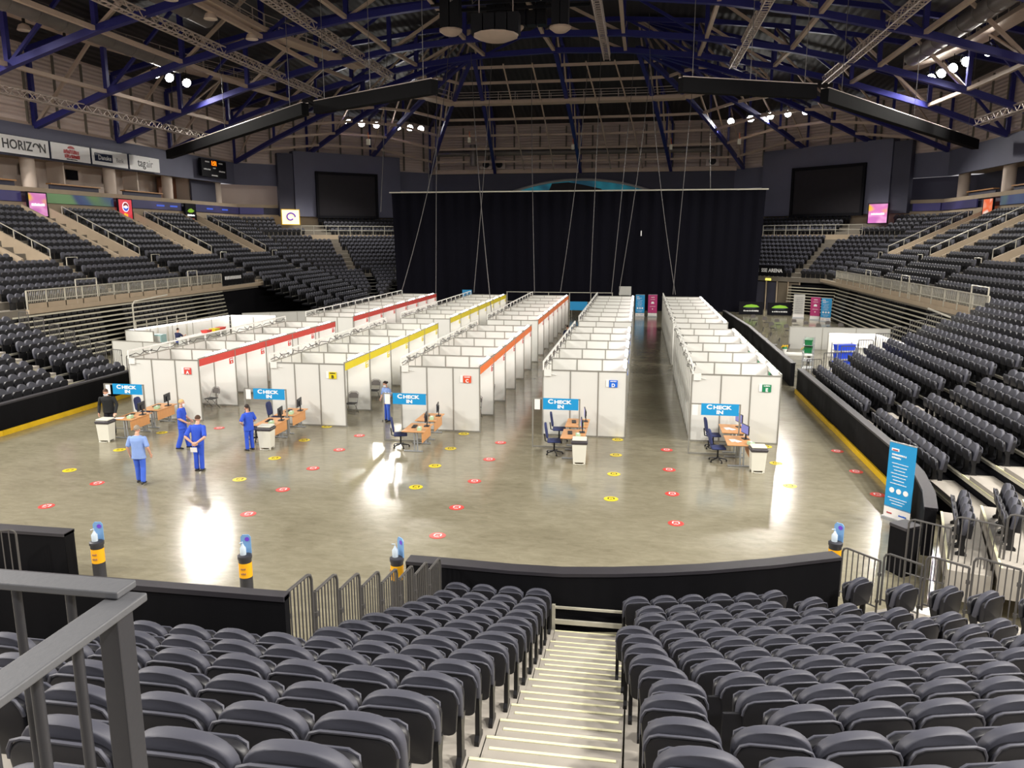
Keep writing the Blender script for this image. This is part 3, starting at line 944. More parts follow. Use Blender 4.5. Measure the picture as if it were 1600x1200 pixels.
b = MB(); b.prism([(-0.35, 0.3)] + [(0.38 * math.cos(PI - PI * k / 8), 0.32 + 0.2 * math.sin(PI * k / 8)) for k in range(9)] + [(0.35, 0.3)], (0, -0.05, 0), (1, 0, 0), (0, 0, 1), (0, 0.02, 0)); b.build('emblem_dome', 'redink', q)
scribble('emblem_upper_line', q, 0, -0.04, 0.1, 1.7, 0.36, 'redink', 11)
scribble('emblem_lower_line', q, 0.05, -0.04, -0.26, 1.7, 0.3, 'redink', 9)
scribble('caption', q, 0, -0.04, -0.5, 1.2, 0.08, 'ink', 12)
q = board(58.6, 63.2, 13.05, 14.4, 'white advert board with a navy block holding white lettering')
MB().box((-0.85, -0.035, 0), (2.2, 0.02, 0.66)).build('name_block', 'navy', q)
text('lettering', 'Danske', 0.54, 'white', q, (-0.72, -0.05, -0.02), RT)
text('lettering', 'Bank', 0.5, 'greyink', q, (1.2, -0.04, -0.06), RT)
q = board(63.35, 67.8, 13.05, 14.4, 'white advert board with half black half grey lowercase letters')
text('lettering', 'tag', 0.95, 'ink', q, (-0.5, -0.04, 0.02), RT, 0.004, 0.012)
text('lettering', 'air', 0.95, 'greyink', q, (0.65, -0.04, 0.02), RT)
o = thing('scoreboard', 'black electronic scoreboard with orange clock digits beside the suites', 'scoreboard', (XL + 0.5, 76.8, 14.25), R(90))
MB().box((0, 0, 0), (4.8, 0.3, 1.75)).build('case', 'scrframe', o)
text('clock_digits', '1:51', 0.62, 'digits', o, (-0.0, -0.16, 0.5), RT, 0.01, 0.01)
for w, x, z in ((0.8, -1.3, 0.6), (0.8, 1.3, 0.6), (1.3, -1.4, -0.15), (1.2, 1.5, -0.2), (0.5, 0, 0.05), (1.2, 0, -0.7)):
    scribble('caption', o, x, -0.16, z, w, 0.14, 'white', 8)

# suites: columns, partitions, wall screens and counters
ci = 0
for side, ys_ in ((-1, (44.3, 53.2, 62.4, 70.8, 79.8)), (1, (62.8, 71.4, 80.6))):
    for y in ys_:
        ci += 1
        b = MB(); b.lathe([(0.5, 0), (0.5, 2.5)], (0, 0, 0), 18)
        o = b.build('suite_column', 'column', None, 40, (XL - 1.0 if side < 0 else XR + 1.0, y, 10.7))
        tag(o, 'round pale column at the front of the %s suites, %s from the near end' % ('left' if side < 0 else 'right', nth(ys_.index(y) + 1)), 'column', 'round suite columns')
for i, y in enumerate((49.0, 57.4, 66.8, 75.2)):
    o = MB().box((0, 0, 1.25), (1.5, 0.14, 2.5)).build('suite_partition', 'column', None, None, (XL - 2.1, y, 10.7))
    tag(o, 'pale partition wall between two left suites, %s from the near end' % nth(i + 1), 'partition', 'suite partitions')
for i, y in enumerate((50.6, 55.4, 60.4, 65.0)):
    o = MB().box((0, 0, 0), (0.1, 1.3, 0.8)).build('wall_television', 'scrframe', None, None, (XL - 3.0, y, 12.4))
    tag(o, 'dark television on a left suite back wall, %s from the near end' % nth(i + 1), 'television', 'suite televisions')
for side in (-1, 1):
    for i, y in enumerate((48.75, 57.8, 66.6) if side < 0 else (67.1, 76.0)):
        o = thing('suite_counter', 'long wooden counter along the front of the %s suites, %s from the near end' % ('left' if side < 0 else 'right', nth(i + 1)), 'counter', ((XL - 0.85) if side < 0 else XR + 0.85, y, 10.7), 0, 'suite front counters')
        MB().box((0, 0, 0.62), (0.5, 5.6, 0.1)).build('counter_top', 'woodrail', o)
        MB().box((0, 0, 0.285), (0.1, 5.6, 0.57)).build('counter_front', 'bluegreydark', o)
b = MB(); b.box((0, 0, 1.2), (0.14, 3.0, 2.4)); tag(b.build('wood_wall_panel', 'doorwood', None, None, (XL - 2.6, 73.2, 10.7)), 'brown wood panelled suite wall beside the scoreboard', 'wall panel')
b = MB(); b.box((0, 0, 1.15), (0.14, 5.2, 2.3)); tag(b.build('suite_window_wall', 'bluegreydark', None, None, (XL - 0.9, 77.3, 10.7)), 'dark slate suite screen below the scoreboard', 'wall panel')

# ================================================================== STANDS: steps, decks, seats
SEATS = []    # (x, y, z floor, facing angle, width scale, label, group)
def seat(x, y, z, rz, label=None, sx=1.0, group='rows of tip-up seats'):
    SEATS.append((x, y, z, rz, sx, label, group))

# ---- front block (the rows in front of the viewer); row 0 is the lowest
RY = [12.84, 12.10, 11.44, 10.76, 10.08, 9.39, 8.66, 7.94, 7.20, 6.46, 5.69, 4.87, 4.06, 3.25, 2.44]
RS = [.50, .51, .54, .55, .57, .59, .60, .60, .53, .55, .57, .62, .63, .63, .63]
def RZ(j): return 0.98 + 0.19 * j + 0.0075 * j * j - 0.85
def ux(a): return Vector((math.cos(a), math.sin(a)))
A2, A3 = R(13.5), R(28)
def S1(j): return Vector((0.27 + 0.1 * j, RY[j]))
def S2(j):
    p = S1(j); x = 2.33 + 0.38 * j
    return Vector((x, p.y + (x - p.x) * math.tan(A2)))
def right_line(j, L3=3.2):
    p2 = S2(j)
    return [Vector((0.0, RY[j])) if S1(j).x > 0.3 else Vector((0.0, RY[j] - 0.06)), S1(j), p2, p2 + ux(A3) * L3]
FX2 = [.13, .36, .35, .59, .71, .80, .88, .97, 1.12, 1.22, 1.36, 1.50, 1.62, 1.72, 1.82]
FX1 = {4: [.10], 5: [.19], 6: [.23], 7: [.29], 8: [.37], 9: [.46], 10: [.38], 11: [.39, .98], 12: [.43, 1.02], 13: [.42, 1.02], 14: [.45, 1.05]}
FX3 = [.22, .4, .4, .12, .30, .28, .3, .3, .3, .3, .3, .3, .3, .3, .3]
N3 = [1, 1, 1, 2, 2, 2, 3, 3, 4, 4, 5, 5, 6, 6, 6]
ISO = [(4.2, 14.25), (4.78, 13.66), (5.32, 13.2), (5.68, 12.6), (6.2, 12.1), (6.7, 11.55), (7.2, 11.05)]
for j in range(15):
    z = RZ(j); s_ = RS[j]
    row = '%s row up' % nth(j + 1)
    n = 4 if j < 8 else (8 if j < 11 else 7)
    for i in range(n):
        seat(-1.62 - s_ * i, RY[j], z, 0.0, 'black tip-up seat, %s seat left of the centre steps, %s' % (nth(i + 1), row), s_ / 0.5)
    k = 0
    for x in FX1.get(j, []):
        k += 1
        seat(x, RY[j], z, 0.0, 'black tip-up seat, %s seat right of the centre steps, %s' % (nth(k), row), min(s_, .56) / 0.5)
    p1 = S1(j); p2 = S2(j)
    x = FX2[j]
    s2 = min(s_, 0.58)
    while x < p2.x - 0.05:
        k += 1
        seat(x, p1.y + (x - p1.x) * math.tan(A2), z, A2, 'black tip-up seat, %s seat right of the centre steps, %s' % (nth(k), row), s2 / 0.5)
        x += s2 * math.cos(A2)
    for i in range(N3[j]):
        k += 1
        q = p2 + ux(A3) * (FX3[j] + 0.52 * i)
        seat(q.x, q.y, z, A3, 'black tip-up seat, %s seat right of the centre steps, %s' % (nth(k), row), 1.0)
    if j < len(ISO):
        seat(ISO[j][0], ISO[j][1], z, R(34), 'black tip-up end seat alone beside the right guardrail, %s' % row, 1.0)

# terrace decks left and right of the centre steps
def strip(b, front, back, z, h, mi=0, edge=None):
    """deck between two plan polylines, with front riser and edge strip"""
    n = len(front)
    top = [(p.x, p.y, z) for p in front] + [(p.x, p.y, z) for p in back]
    b.add(top, [(i, i + 1, n + i + 1, n + i) for i in range(n - 1)], mi)
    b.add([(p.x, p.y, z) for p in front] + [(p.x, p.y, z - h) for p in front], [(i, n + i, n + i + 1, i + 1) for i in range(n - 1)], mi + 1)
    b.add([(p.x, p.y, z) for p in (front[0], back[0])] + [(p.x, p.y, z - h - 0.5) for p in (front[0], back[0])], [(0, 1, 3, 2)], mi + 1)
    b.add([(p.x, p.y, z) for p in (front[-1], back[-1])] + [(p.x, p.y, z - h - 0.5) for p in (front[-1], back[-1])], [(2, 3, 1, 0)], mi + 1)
bl, br = MB(), MB()
dy = Vector((0, 0.10))
for j in range(15):
    yb = RY[j + 1] + 0.10 if j < 14 else RY[14] - 0.75
    h = RZ(j) - RZ(j - 1) if j else RZ(0)
    xl = (-3.62 - 0.05 * j) if j < 8 else -11.0
    f = [Vector((xl, RY[j] + 0.10)), Vector((-1.32, RY[j] + 0.10))]
    strip(bl, f, [Vector((xl, yb)), Vector((-1.32, yb))], RZ(j), h)
    fr = right_line(j, 3.4)
    bk = right_line(j + 1, 3.4) if j < 14 else [p - Vector((0, 0.75)) for p in fr]
    strip(br, [p + dy for p in fr], [p + dy for p in bk], RZ(j), h)
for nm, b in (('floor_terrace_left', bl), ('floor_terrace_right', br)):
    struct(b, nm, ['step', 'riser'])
# centre steps: two treads to a row, each with a pale nosing
b = MB(); nb = []
for j in range(15):
    yb = RY[j + 1] + 0.10 if j < 14 else RY[14] - 0.75
    y0 = RY[j] + 0.10
    ym = (y0 + yb) / 2
    zlow = RZ(j)
    h2 = ((RZ(j + 1) if j < 14 else RZ(14) + 0.36) - zlow) / 2
    x0, x1 = -1.33, -0.02
    b.box(((x0 + x1) / 2, (y0 + yb) / 2, zlow - 0.3), (x1 - x0, y0 - yb, 0.6), 0, 0)
    b.box(((x0 + x1) / 2 + 0.03, (ym + yb) / 2, zlow + h2 / 2), (x1 - x0 - 0.10, ym - yb, h2), 0, 0)
    b.box(((x0 + x1) / 2, y0 - 0.022, zlow + 0.004), (x1 - x0 - 0.02, 0.035, 0.010), 0, 1)
    b.box(((x0 + x1) / 2 + 0.03, ym - 0.022, zlow + h2 + 0.004), (x1 - x0 - 0.16, 0.035, 0.010), 0, 1)
    b.box(((x0 + x1) / 2, y0 + 0.002, zlow - 0.035), (x1 - x0, 0.01, 0.02), 0, 2)
    b.box(((x0 + x1) / 2 + 0.03, ym + 0.002, zlow + h2 - 0.035), (x1 - x0 - 0.10, 0.01, 0.02), 0, 2)
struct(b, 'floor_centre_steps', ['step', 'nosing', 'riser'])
# low gate frame at the foot of the steps
o = thing('step_gate', 'pale metal gate frame closing the foot of the centre steps', 'gate', (-0.68, 13.05, RZ(0)))
b = MB()
for x in (-0.68, 0.68): b.box((x, 0, 0.2), (0.06, 0.06, 0.5))
b.box((0, 0, 0.12), (1.3, 0.05, 0.08)); b.box((0, 0, 0.4), (1.3, 0.04, 0.04))
b.build('frame', 'deckedge', o)
# infill panels where the rows bend
for i, (j, dx) in enumerate(((10, -0.32), (9, -0.26), (8, -0.22))):
    o = thing('row_panel', 'black flat panel in the bend of a seat row, %s such panel from the viewer' % nth(i + 1), 'panel', (S1(j).x + dx + 0.05, RY[j] - 0.16, RZ(j)), R(8), 'black row infill panels')
    MB().box((0, 0, 0.36), (0.27 - 0.02 * i, 0.03, 0.62)).build('panel', 'shell', o, None, None, 0.008)
    b = MB()
    for x in (-0.10, 0.10): b.box((x, 0.0, 0.03), (0.03, 0.05, 0.08))
    b.build('foot', 'casting', o)

# ---- lower side stands (rows run along the hall)
def low_row(side, i):
    x = 8.2 + 0.8 * i if side > 0 else -(8.2 + 0.8 * i) + 2 * CX
    return x, 0.62 + 0.29 * i
decks = {-1: MB(), 1: MB()}
steps = {-1: MB(), 1: MB()}
NLOW = 11
for side in (1, -1):
    sgn = side
    for i in range(NLOW):
        x, z = low_row(side, i)
        yfar = (36.7 + 0.24 * i) if side > 0 else 32.5
        ynear = 21.65 if side > 0 else 24.0
        # seats: two blocks either side of a stepped aisle
        rz = R(90) if side > 0 else R(-90)
        ais = 28.05 if side > 0 else 29.15
        y = ais - 0.85
        k = 0
        while y > ynear - 0.1:
            k += 1
            seat(x, y, z, rz, 'black tip-up seat, %s side stand, %s row up, %s seat before its stepped aisle' % ('right' if side > 0 else 'left', nth(i + 1), nth(k)))
            y -= 0.5
        y = ais + 0.85
        k = 0
        while y < yfar:
            k += 1
            seat(x, y, z, rz, 'black tip-up seat, %s side stand, %s row up, %s seat past its stepped aisle' % ('right' if side > 0 else 'left', nth(i + 1), nth(k)))
            y += 0.5
        b = decks[side]
        y0, y1 = (17.9 if side > 0 else 18), yfar + 0.25
        b.box((x + sgn * 0.12, (y0 + y1) / 2, z - 0.06), (0.8, y1 - y0, 0.12), 0, 0)
        b.box((x - sgn * 0.26, (y0 + y1) / 2, z - 0.03), (0.09, y1 - y0, 0.08), 0, 1)
        b.box((x - sgn * 0.24, (y0 + y1) / 2, z - 0.3), (0.02, y1 - y0, 0.5), 0, 0)
        s2 = steps[side]
        s2.box((x + sgn * 0.12, ais, z + 0.015), (0.78, 1.0, 0.03), 0, 0)
        s2.box((x - sgn * 0.1, ais, z + 0.08), (0.36, 1.0, 0.14), 0, 0)
        s2.box((x - sgn * 0.27, ais, z + 0.0), (0.03, 1.0, 0.05), 0, 1)
        if side > 0:
            yc = 19.9 if i else 20.3
            s2.box((x + 0.12, yc, z + 0.015), (0.78, 3.2, 0.03), 0, 0)
            s2.box((x - 0.1, yc + 0.2, z + 0.08), (0.36, 1.8, 0.14), 0, 0)
            s2.box((x - 0.27, yc, z + 0.03), (0.03, 3.2, 0.03), 0, 1)
for side, nm in ((1, 'right'), (-1, 'left')):
    struct(decks[side], 'floor_%s_stand_decks' % nm, ['darkdeck', 'deckedge'])
    struct(steps[side], 'floor_%s_stand_steps' % nm, ['step', 'nosing'])
# the near right corner: short rows turned towards the floor
cb = MB()
for i in range(7):
    p0 = Vector((7.18 + 0.72 * i, 17.7 - 0.30 * i)); p1 = Vector((6.55 + 0.70 * i, 15.7 - 0.45 * i))
    d = (p1 - p0); L = d.length; d.normalize()
    z = 0.9 + 0.29 * i
    k = 0
    while k * 0.5 + 0.25 < L:
        q = p0 + d * (k * 0.5 + 0.25)
        seat(q.x, q.y, z, math.atan2(d.y, d.x) + PI, 'black tip-up seat, near right corner block, %s row, %s seat from its far end' % (nth(i + 1), nth(k + 1)))
        k += 1
    mid = (p0 + p1) / 2; nrm = Vector((-d.y, d.x))
    cb.box((mid.x + nrm.x * 0.1, mid.y + nrm.y * 0.1, z - 0.3), (L + 1.5, 0.74, 0.6), math.atan2(d.y, d.x), 0)
    e = mid - nrm * 0.26 if nrm.x > 0 else mid + nrm * 0.26
    cb.box((e.x, e.y, z + 0.004), (L + 1.5, 0.05, 0.012), math.atan2(d.y, d.x), 1)
struct(cb, 'floor_corner_steps', ['step', 'nosing'])

# ---- upper bowl
def side_x(side, d): return (17.5 + d) if side > 0 else -(17.5 + d) + 2 * CX
VOM = {-1: (43.0, 52.0, 62.0, 72.0), 1: (50.6, 61.0, 71.0)}
bowl = {-1: MB(), 1: MB()}
PIT = 0.83
for side in (1, -1):
    nm = 'right' if side > 0 else 'left'
    b = bowl[side]
    for r in range(14):
        d = PIT * r
        z = 3.35 + 0.405 * r
        x = side_x(side, d)
        yc = 77.2 + d * 0.414
        rz = R(90) if side > 0 else R(-90)
        y = 36.5 + 0.4 * r
        kk = 0
        while y < yc - 0.3:
            gap = False
            for v in VOM[side]:
                if r >= 5 and abs(y - v) < 1.56: gap = True
                if v + 1.3 <= y < v + 2.5: gap = True
            kk += 1
            if not gap:
                seat(x, y, z, rz, 'small grey-topped seat in the %s upper stand, %s row, %s from the near end' % (nm, nth(r + 1), nth(kk)))
            y += 0.52
        b.box((x + side * 0.10, (33 + yc) / 2, z - 0.22), (PIT, yc - 33, 0.44), 0, 0)
        # corner: turned by 45 degrees
        cx0 = Vector((x, yc)); dr = Vector((-side, 1)).normalized()
        Lc = ((x - 11.5) if side > 0 else (-25.5 - x)) * 1.414
        Lc = min(Lc, 22)
        m0 = cx0 + dr * (Lc / 2)
        b.box((m0.x + side * 0.07, m0.y + 0.07, z - 0.22), (Lc, PIT, 0.44), math.atan2(dr.y, dr.x), 0)
        t = 0.35
        kk = 0
        rzc = R(135) if side > 0 else R(-135)
        while t < Lc:
            kk += 1
            q = cx0 + dr * t
            sc_ = on_chamfer(side, 3.9 if side < 0 else 4.0, 1.75)
            gap = (r == 9) or (r >= 11 and math.hypot(q.x - sc_[0], q.y - sc_[1]) < 1.7) or (abs(t - Lc * 0.36) < 0.6) or (r >= 8 and abs(t - 3.2 - 0.35 * r) < 1.4)
            if not gap:
                seat(q.x, q.y, z, rzc, 'small grey-topped seat in the far %s corner of the upper stand, %s row, %s along' % (nm, nth(r + 1), nth(kk)))
            t += 0.52
    struct(b, 'floor_%s_bowl_steps' % nm, ['bowlstep'])
    # concrete wall and railing inside the corner block
    d = PIT * 9
    x = side_x(side, d); yc = 77.2 + d * 0.414
    dr = Vector((-side, 1)).normalized()
    b = MB(); p = Vector((x, yc)) + dr * 4.2; q = Vector((x, yc)) + dr * 16
    slab(b, p.x, p.y, q.x, q.y, 6.2, 7.5, 0.25); struct(b, 'wall_%s_corner_riser' % nm, 'concrete')
    # pale railing on the corner riser
    o = thing('corner_railing', 'pale railing on the concrete riser of the far %s corner block' % nm, 'railing', (p.x, p.y, 7.5), 0, 'pale railings of the far corner blocks')
    e = Vector((q.x - p.x, q.y - p.y, 0)); b = MB()
    for h in (0.5, 1.0): b.beam((0, 0, h), e + Vector((0, 0, h)), 0.06, 0.06)
    for k in range(9): b.tube(e * (k / 8), e * (k / 8) + Vector((0, 0, 1.0)), 0.035, 6)
    b.build('frame', 'railpale', o)
    # front wall of the bowl
    b = MB(); x = side_x(side, -0.42)
    slab(b, x, 37, x, 77.2, 3.08, 3.35, 0.2)
    struct(b, 'wall_%s_bowl_front' % nm, 'concrete')
    b = MB(); x = side_x(side, 0.55 if side > 0 else 0.1)
    slab(b, x, 33, x, 77.4, 0, 3.0, 0.1); slab(b, x, 77.4, x - side * 8, 85.4, 0, 3.0, 0.1)
    struct(b, 'wall_%s_understand' % nm, 'darkdeck')

# aisle treads of the upper bowl
for side in (1, -1):
    b = MB()
    for v in VOM[side]:
        for r in range(14):
            x = side_x(side, PIT * r); z = 3.35 + 0.405 * r
            b.box((x - side * 0.05, v + 1.8, z + 0.1), (0.42, 0.95, 0.2)); b.box((x - side * 0.27, v + 1.8, z + 0.205), (0.04, 0.95, 0.02), 0, 1)
            b.box((x - side * 0.36, v + 1.8, z + 0.01), (0.06, 0.95, 0.03), 0, 1)
    struct(b, 'floor_%s_bowl_aisles' % ('right' if side > 0 else 'left'), ['concrete', 'deckedge'])

# entrances of the upper bowl: sloping parapets with rails
pi_ = 0
for side in (1, -1):
    for vi, v in enumerate(VOM[side]):
        for e in (-1, 1):
            o = thing('entrance_parapet', 'sloping concrete parapet %s the %s upper stand entrance from the near end, %s stand' % ('before' if e < 0 else 'beyond', nth(vi + 1), 'right' if side > 0 else 'left'), 'parapet', (side_x(side, PIT * 4.6), v + e * 1.15, 3.35 + 0.405 * 4.6), 0, 'sloping parapets of the upper entrances')
            L = PIT * 9.0
            H = 0.405 * 9.0
            b = MB()
            b.prism([(0, -0.4), (0, 0.72), (L, H + 0.72), (L, H - 0.4)], (0, -0.09, 0), (side, 0, 0), (0, 0, 1), (0, 0.18, 0))
            b.build('parapet_wall', 'concrete', o)
            if e > 0:
                b = MB()
                b.path([(0, 0, 0.7), (0, 0, 1.25), (side * L * 0.82, 0, H * 0.82 + 1.3)], 0.035, 6)
                for k in range(1, 6):
                    b.tube((side * L * 0.82 * k / 5, 0, H * 0.82 * k / 5 + 0.6), (side * L * 0.82 * k / 5, 0, H * 0.82 * k / 5 + 1.28), 0.03, 6)
                b.build('hand_rail', 'railpale', o)
        b = MB()
        b.path([(0, -0.5, 0), (0, -0.5, 0.95), (0, 0.5, 0.95), (0, 0.5, 0)], 0.035, 6)
        o = b.build('hoop_rail', 'railpale', None, 40, (side_x(side, PIT * 4.6) - side * 0.1, v + 2.9, 3.35 + 0.405 * 4))
        tag(o, 'pale hoop handrail in the aisle below the %s upper entrance, %s stand' % (nth(vi + 1), 'right' if side > 0 else 'left'), 'handrail', 'hoop handrails of the upper stands')
        b = MB(); b.quad((0, -1.15, 0.35), (side * L, -1.15, H + 0.35), (side * L, 1.15, H + 0.35), (0, 1.15, 0.35))
        b2 = MB()
        for k in range(18):
            b2.box((side * L * (k + 0.5) / 18, 0, H * (k + 0.5) / 18 - 0.1), (L / 18, 2.15, 0.24))
        o = b2.build('floor_entrance_stair', 'bowlstep', None, None, (side_x(side, PIT * 4.6), v, 3.35 + 0.405 * 4.6 - 0.25)); o['kind'] = 'structure'

# front railings of the upper bowl
def mesh_rail(x, ya, yb, z, n, label, high=()):
    o = thing('front_railing', label, 'railing', (x, (ya + yb) / 2, z), 0, 'pale front railings of the upper stands')
    b = MB(); L = yb - ya
    b.beam((0, -L / 2, 1.0), (0, L / 2, 1.0), 0.06, 0.06); b.beam((0, -L / 2, 0.45), (0, L / 2, 0.45), 0.05, 0.05)
    for k in range(n + 1):
        yy = -L / 2 + L * k / n
        b.box((0, yy, 0.5), (0.07, 0.07, 1.0))
    b.build('frame', 'railpale', o)
    b = MB()
    m = int(L / 0.13)
    for k in range(m):
        b.box((0, -L / 2 + L * (k + 0.5) / m, 0.66), (0.016, 0.03, 0.66))
    b.build('balusters', 'railpale', o)
    MB().box((0.02, 0, 0.15), (0.03, L, 0.30)).build('kick_panel', 'concrete', o)
    for (h0, h1) in high:
        b = MB(); b.path([(0, h0, 0), (0, h0, 1.42), (0, h1, 1.42), (0, h1, 0)], 0.04, 6); b.build('gate_hoop', 'railpale', o)
mesh_rail(side_x(1, -0.45), 41.2, 71.5, 3.35, 16, 'pale mesh railing along the front of the right upper stand', ((-15.0, -13.0), (-3.5, -2.0), (5, 6.2)))
mesh_rail(side_x(-1, -0.45), 37.0, 57.0, 3.35, 14, 'pale mesh railing along the front of the left upper stand', ((-6.2, -4.4), (5.4, 6.6)))
b = MB(); b.box((0, 0, 0), (0.05, 3.2, 0.95)); o = thing('black_banner', 'black cloth banner with white lettering at the end of the left railing', 'banner', (side_x(-1, -0.48), 58.7, 3.95))
b.build('cloth', 'drape', o); scribble_y = MB()
for k in range(11): scribble_y.box((0.04, -1.2 + 0.24 * k, 0.05), (0.02, 0.14, 0.26))
scribble_y.build('lettering', 'white', o)

# ---- retracted stands: stacked decks with seats folded between them
def stack(x, ya, yb, side, label):
    o = thing('retracted_stand', label, 'retracted stand', (x, (ya + yb) / 2, 0), 0, 'retracted seating stands')
    L = yb - ya
    for k in range(10):
        b = MB()
        b.box((side * 0.06 * k + side * 0.4, 0, 0.34 + 0.29 * k), (0.85, L, 0.05), 0, 0)
        b.box((side * 0.06 * k - side * 0.03, 0, 0.34 + 0.29 * k), (0.04, L, 0.09), 0, 1)
        b.build('deck', ['darkdeck', 'deckedge'], o)
    banks = [MB(), MB(), MB()]
    for k in range(10):
        m = int(L / 0.5)
        for q in range(m):
            f_ = (q + 0.5) / m
            if abs(f_ - 0.38) < 0.05 or abs(f_ - 0.85) < 0.04: continue
            banks[0 if f_ < 0.38 else 1 if f_ < 0.85 else 2].box((side * (0.06 * k + 0.2), -L / 2 + (q + 0.5) * L / m, 0.34 + 0.29 * k - 0.14), (0.14, 0.40, 0.14))
    for b in banks: b.build('folded_seat_bank', 'pan', o)
    MB().box((side * 0.9, 0, 1.5), (0.1, L, 3.0)).build('back_sheet', 'darkdeck', o)
stack(16.75, 40.5, 71.8, 1, 'retracted dark seating stand with pale deck edges under the right upper stand')
stack(-32.35, 36.0, 57.2, -1, 'retracted dark seating stand with pale deck edges under the left upper stand')
o = thing('retracted_stand', 'turned retracted seating stand in the far right corner behind the banners', 'retracted stand', (15.9, 76.6, 0), R(-45), 'retracted seating stands')
for k in range(9):
    b = MB(); b.box((0, 0.06 * k + 0.4, 0.30 + 0.27 * k), (5.0, 0.8, 0.05), 0, 0); b.box((0, 0.06 * k - 0.02, 0.30 + 0.27 * k), (5.0, 0.04, 0.09), 0, 1)
    b.build('deck', ['darkdeck', 'deckedge'], o)
MB().box((0, 0.95, 1.33), (5.0, 0.1, 2.66)).build('back_sheet', 'darkdeck', o)

# ---- lower corner stand on the left (its rows reach down to the floor) and on the right
lb = MB()
for i in range(1, 10):
    d = -0.8 * i
    x = side_x(-1, d); z = 3.35 - 0.3 * i
    yc = 77.2 + d * 0.414
    lb.box((x - 0.1, (63.2 + yc) / 2, z - 0.06), (0.8, yc - 63.2, 0.12), 0, 0); lb.box((x + 0.26, (63.2 + yc) / 2, z - 0.02), (0.04, yc - 63.2, 0.07), 0, 1)
    y = 63.5; kk = 0
    while y < yc - 0.3:
        kk += 1
        if abs(y - 67.5) > 0.6:
            seat(x, y, z, R(-90), 'small dark seat in the lower far left corner stand, %s row down, %s along' % (nth(i), nth(kk)))
        y += 0.52
    dr = Vector((1, 1)).normalized()
    Lc = (-25.7 - x) * 1.414
    m0 = Vector((x, yc)) + dr * (Lc / 2)
    lb.box((m0.x - 0.07, m0.y + 0.07, z - 0.06), (Lc, 0.8, 0.12), R(45), 0)
    lb.box((m0.x + 0.19, m0.y - 0.19, z - 0.02), (Lc, 0.04, 0.07), R(45), 1)
    t = 0.35
    while t < Lc:
        kk += 1
        if abs(t - Lc * 0.5) > 0.5:
            q = Vector((x, yc)) + dr * t
            seat(q.x, q.y, z, R(-135), 'small dark seat in the lower far left corner stand, %s row down, %s along' % (nth(i), nth(kk)))
        t += 0.52
struct(lb, 'floor_left_corner_decks', ['darkdeck', 'deckedge'])

# ------------------------------------------------------------------ the tip-up seat
def outline(w, h, r, n=5, r2=None):
    """rounded rectangle from z=0 to h, round top corners"""
    r2 = 0.03 if r2 is None else r2
    p = []
    for cx_, cz, rr, a0 in ((w / 2 - r2, r2, r2, -90), (w / 2 - r, h - r, r, 0), (-w / 2 + r, h - r, r, 90), (-w / 2 + r2, r2, r2, 180)):
        for k in range(n + 1):
            a = R(a0 + 90 * k / n)
            p.append((cx_ + rr * math.cos(a), cz + rr * math.sin(a)))
    return p
def cushion(out, y0, y1, z0, lean=0.0, infl=0.03, crown=0.0):
    """pad: rounded rings from back (y0) to front (y1)"""
    cx_ = 0.0
    zc_ = sum(p[1] for p in out) / len(out)
    rings = []
    for t, k in ((0, 0.80), (0.06, 0.93), (0.25, 1.0), (0.75, 1.0), (0.94, 0.93), (1, 0.80)):
        y = y0 + (y1 - y0) * t
        rings.append([(p[0] * (1 - (1 - k) * 0.35), y - lean * (p[1]) + crown * (p[0] / 0.25) ** 2, z0 + zc_ + (p[1] - zc_) * (1 - (1 - k) * 0.25)) for p in out])
    b = MB(); b.loft(rings); return b
root = thing('stadium_seat', 'black tip-up stadium seat', 'seat')
def arch(w, h, rise, n=14, p=2.5, r2=0.03):
    """pad outline: straight sides, broad arched top"""
    o = [(-w / 2 + r2, 0.0), (w / 2 - r2, 0.0), (w / 2, r2)]
    for k in range(n + 1):
        a_ = PI * k / n
        c_, s_ = math.cos(a_), math.sin(a_)
        o.append((w / 2 * math.copysign(abs(c_) ** (2 / p), c_), h - rise + rise * abs(s_) ** (2 / p)))
    o.append((-w / 2, r2))
    return o
ob = cushion(arch(0.475, 0.46, 0.22, 14, 2.25), -0.045, 0.045, 0.41, 0.15, 0.03, 0.02).build('backrest', 'pad', root, 50)
sh = MB()
so = outline(0.465, 0.44, 0.12, 6, 0.05)
sh.loft([[(p[0] * k * (0.9 + 0.1 * min(1, p[1] / 0.3)), y + 0.07 * (0.44 - p[1]), 0.355 + p[1] * h) for p in so] for y, k, h in ((-0.163, 0.92, 0.95), (-0.157, 0.975, 0.98), (-0.142, 1.0, 1.0), (-0.128, 0.99, 0.99), (-0.06, 0.93, 0.90))])
sh.build('back_shell', 'shell', root, 40)
lip = MB()
pts = [None, (-0.231, -0.140, 0.66), (-0.226, -0.150, 0.715), (-0.200, -0.157, 0.775), (-0.15, -0.160, 0.797), (0, -0.163, 0.802), (0.15, -0.160, 0.797), (0.200, -0.157, 0.775), (0.226, -0.150, 0.715), (0.231, -0.140, 0.66)]
lip.path(pts[1:], 0.0115, 6)
lip.build('shell_lip', 'pad', root, 60)
pn = cushion(outline(0.44, 0.29, 0.09, 5, 0.06), 0.070, 0.135, 0.40, -0.10).build('seat_pan', 'pan', root, 50)
lip = MB(); lip.path([(-0.20, 0.150, 0.55), (-0.195, 0.165, 0.665), (-0.15, 0.170, 0.690), (0.15, 0.170, 0.690), (0.195, 0.165, 0.665), (0.20, 0.150, 0.55)], 0.011, 6); lip.build('pan_lip', 'pad', root, 60)
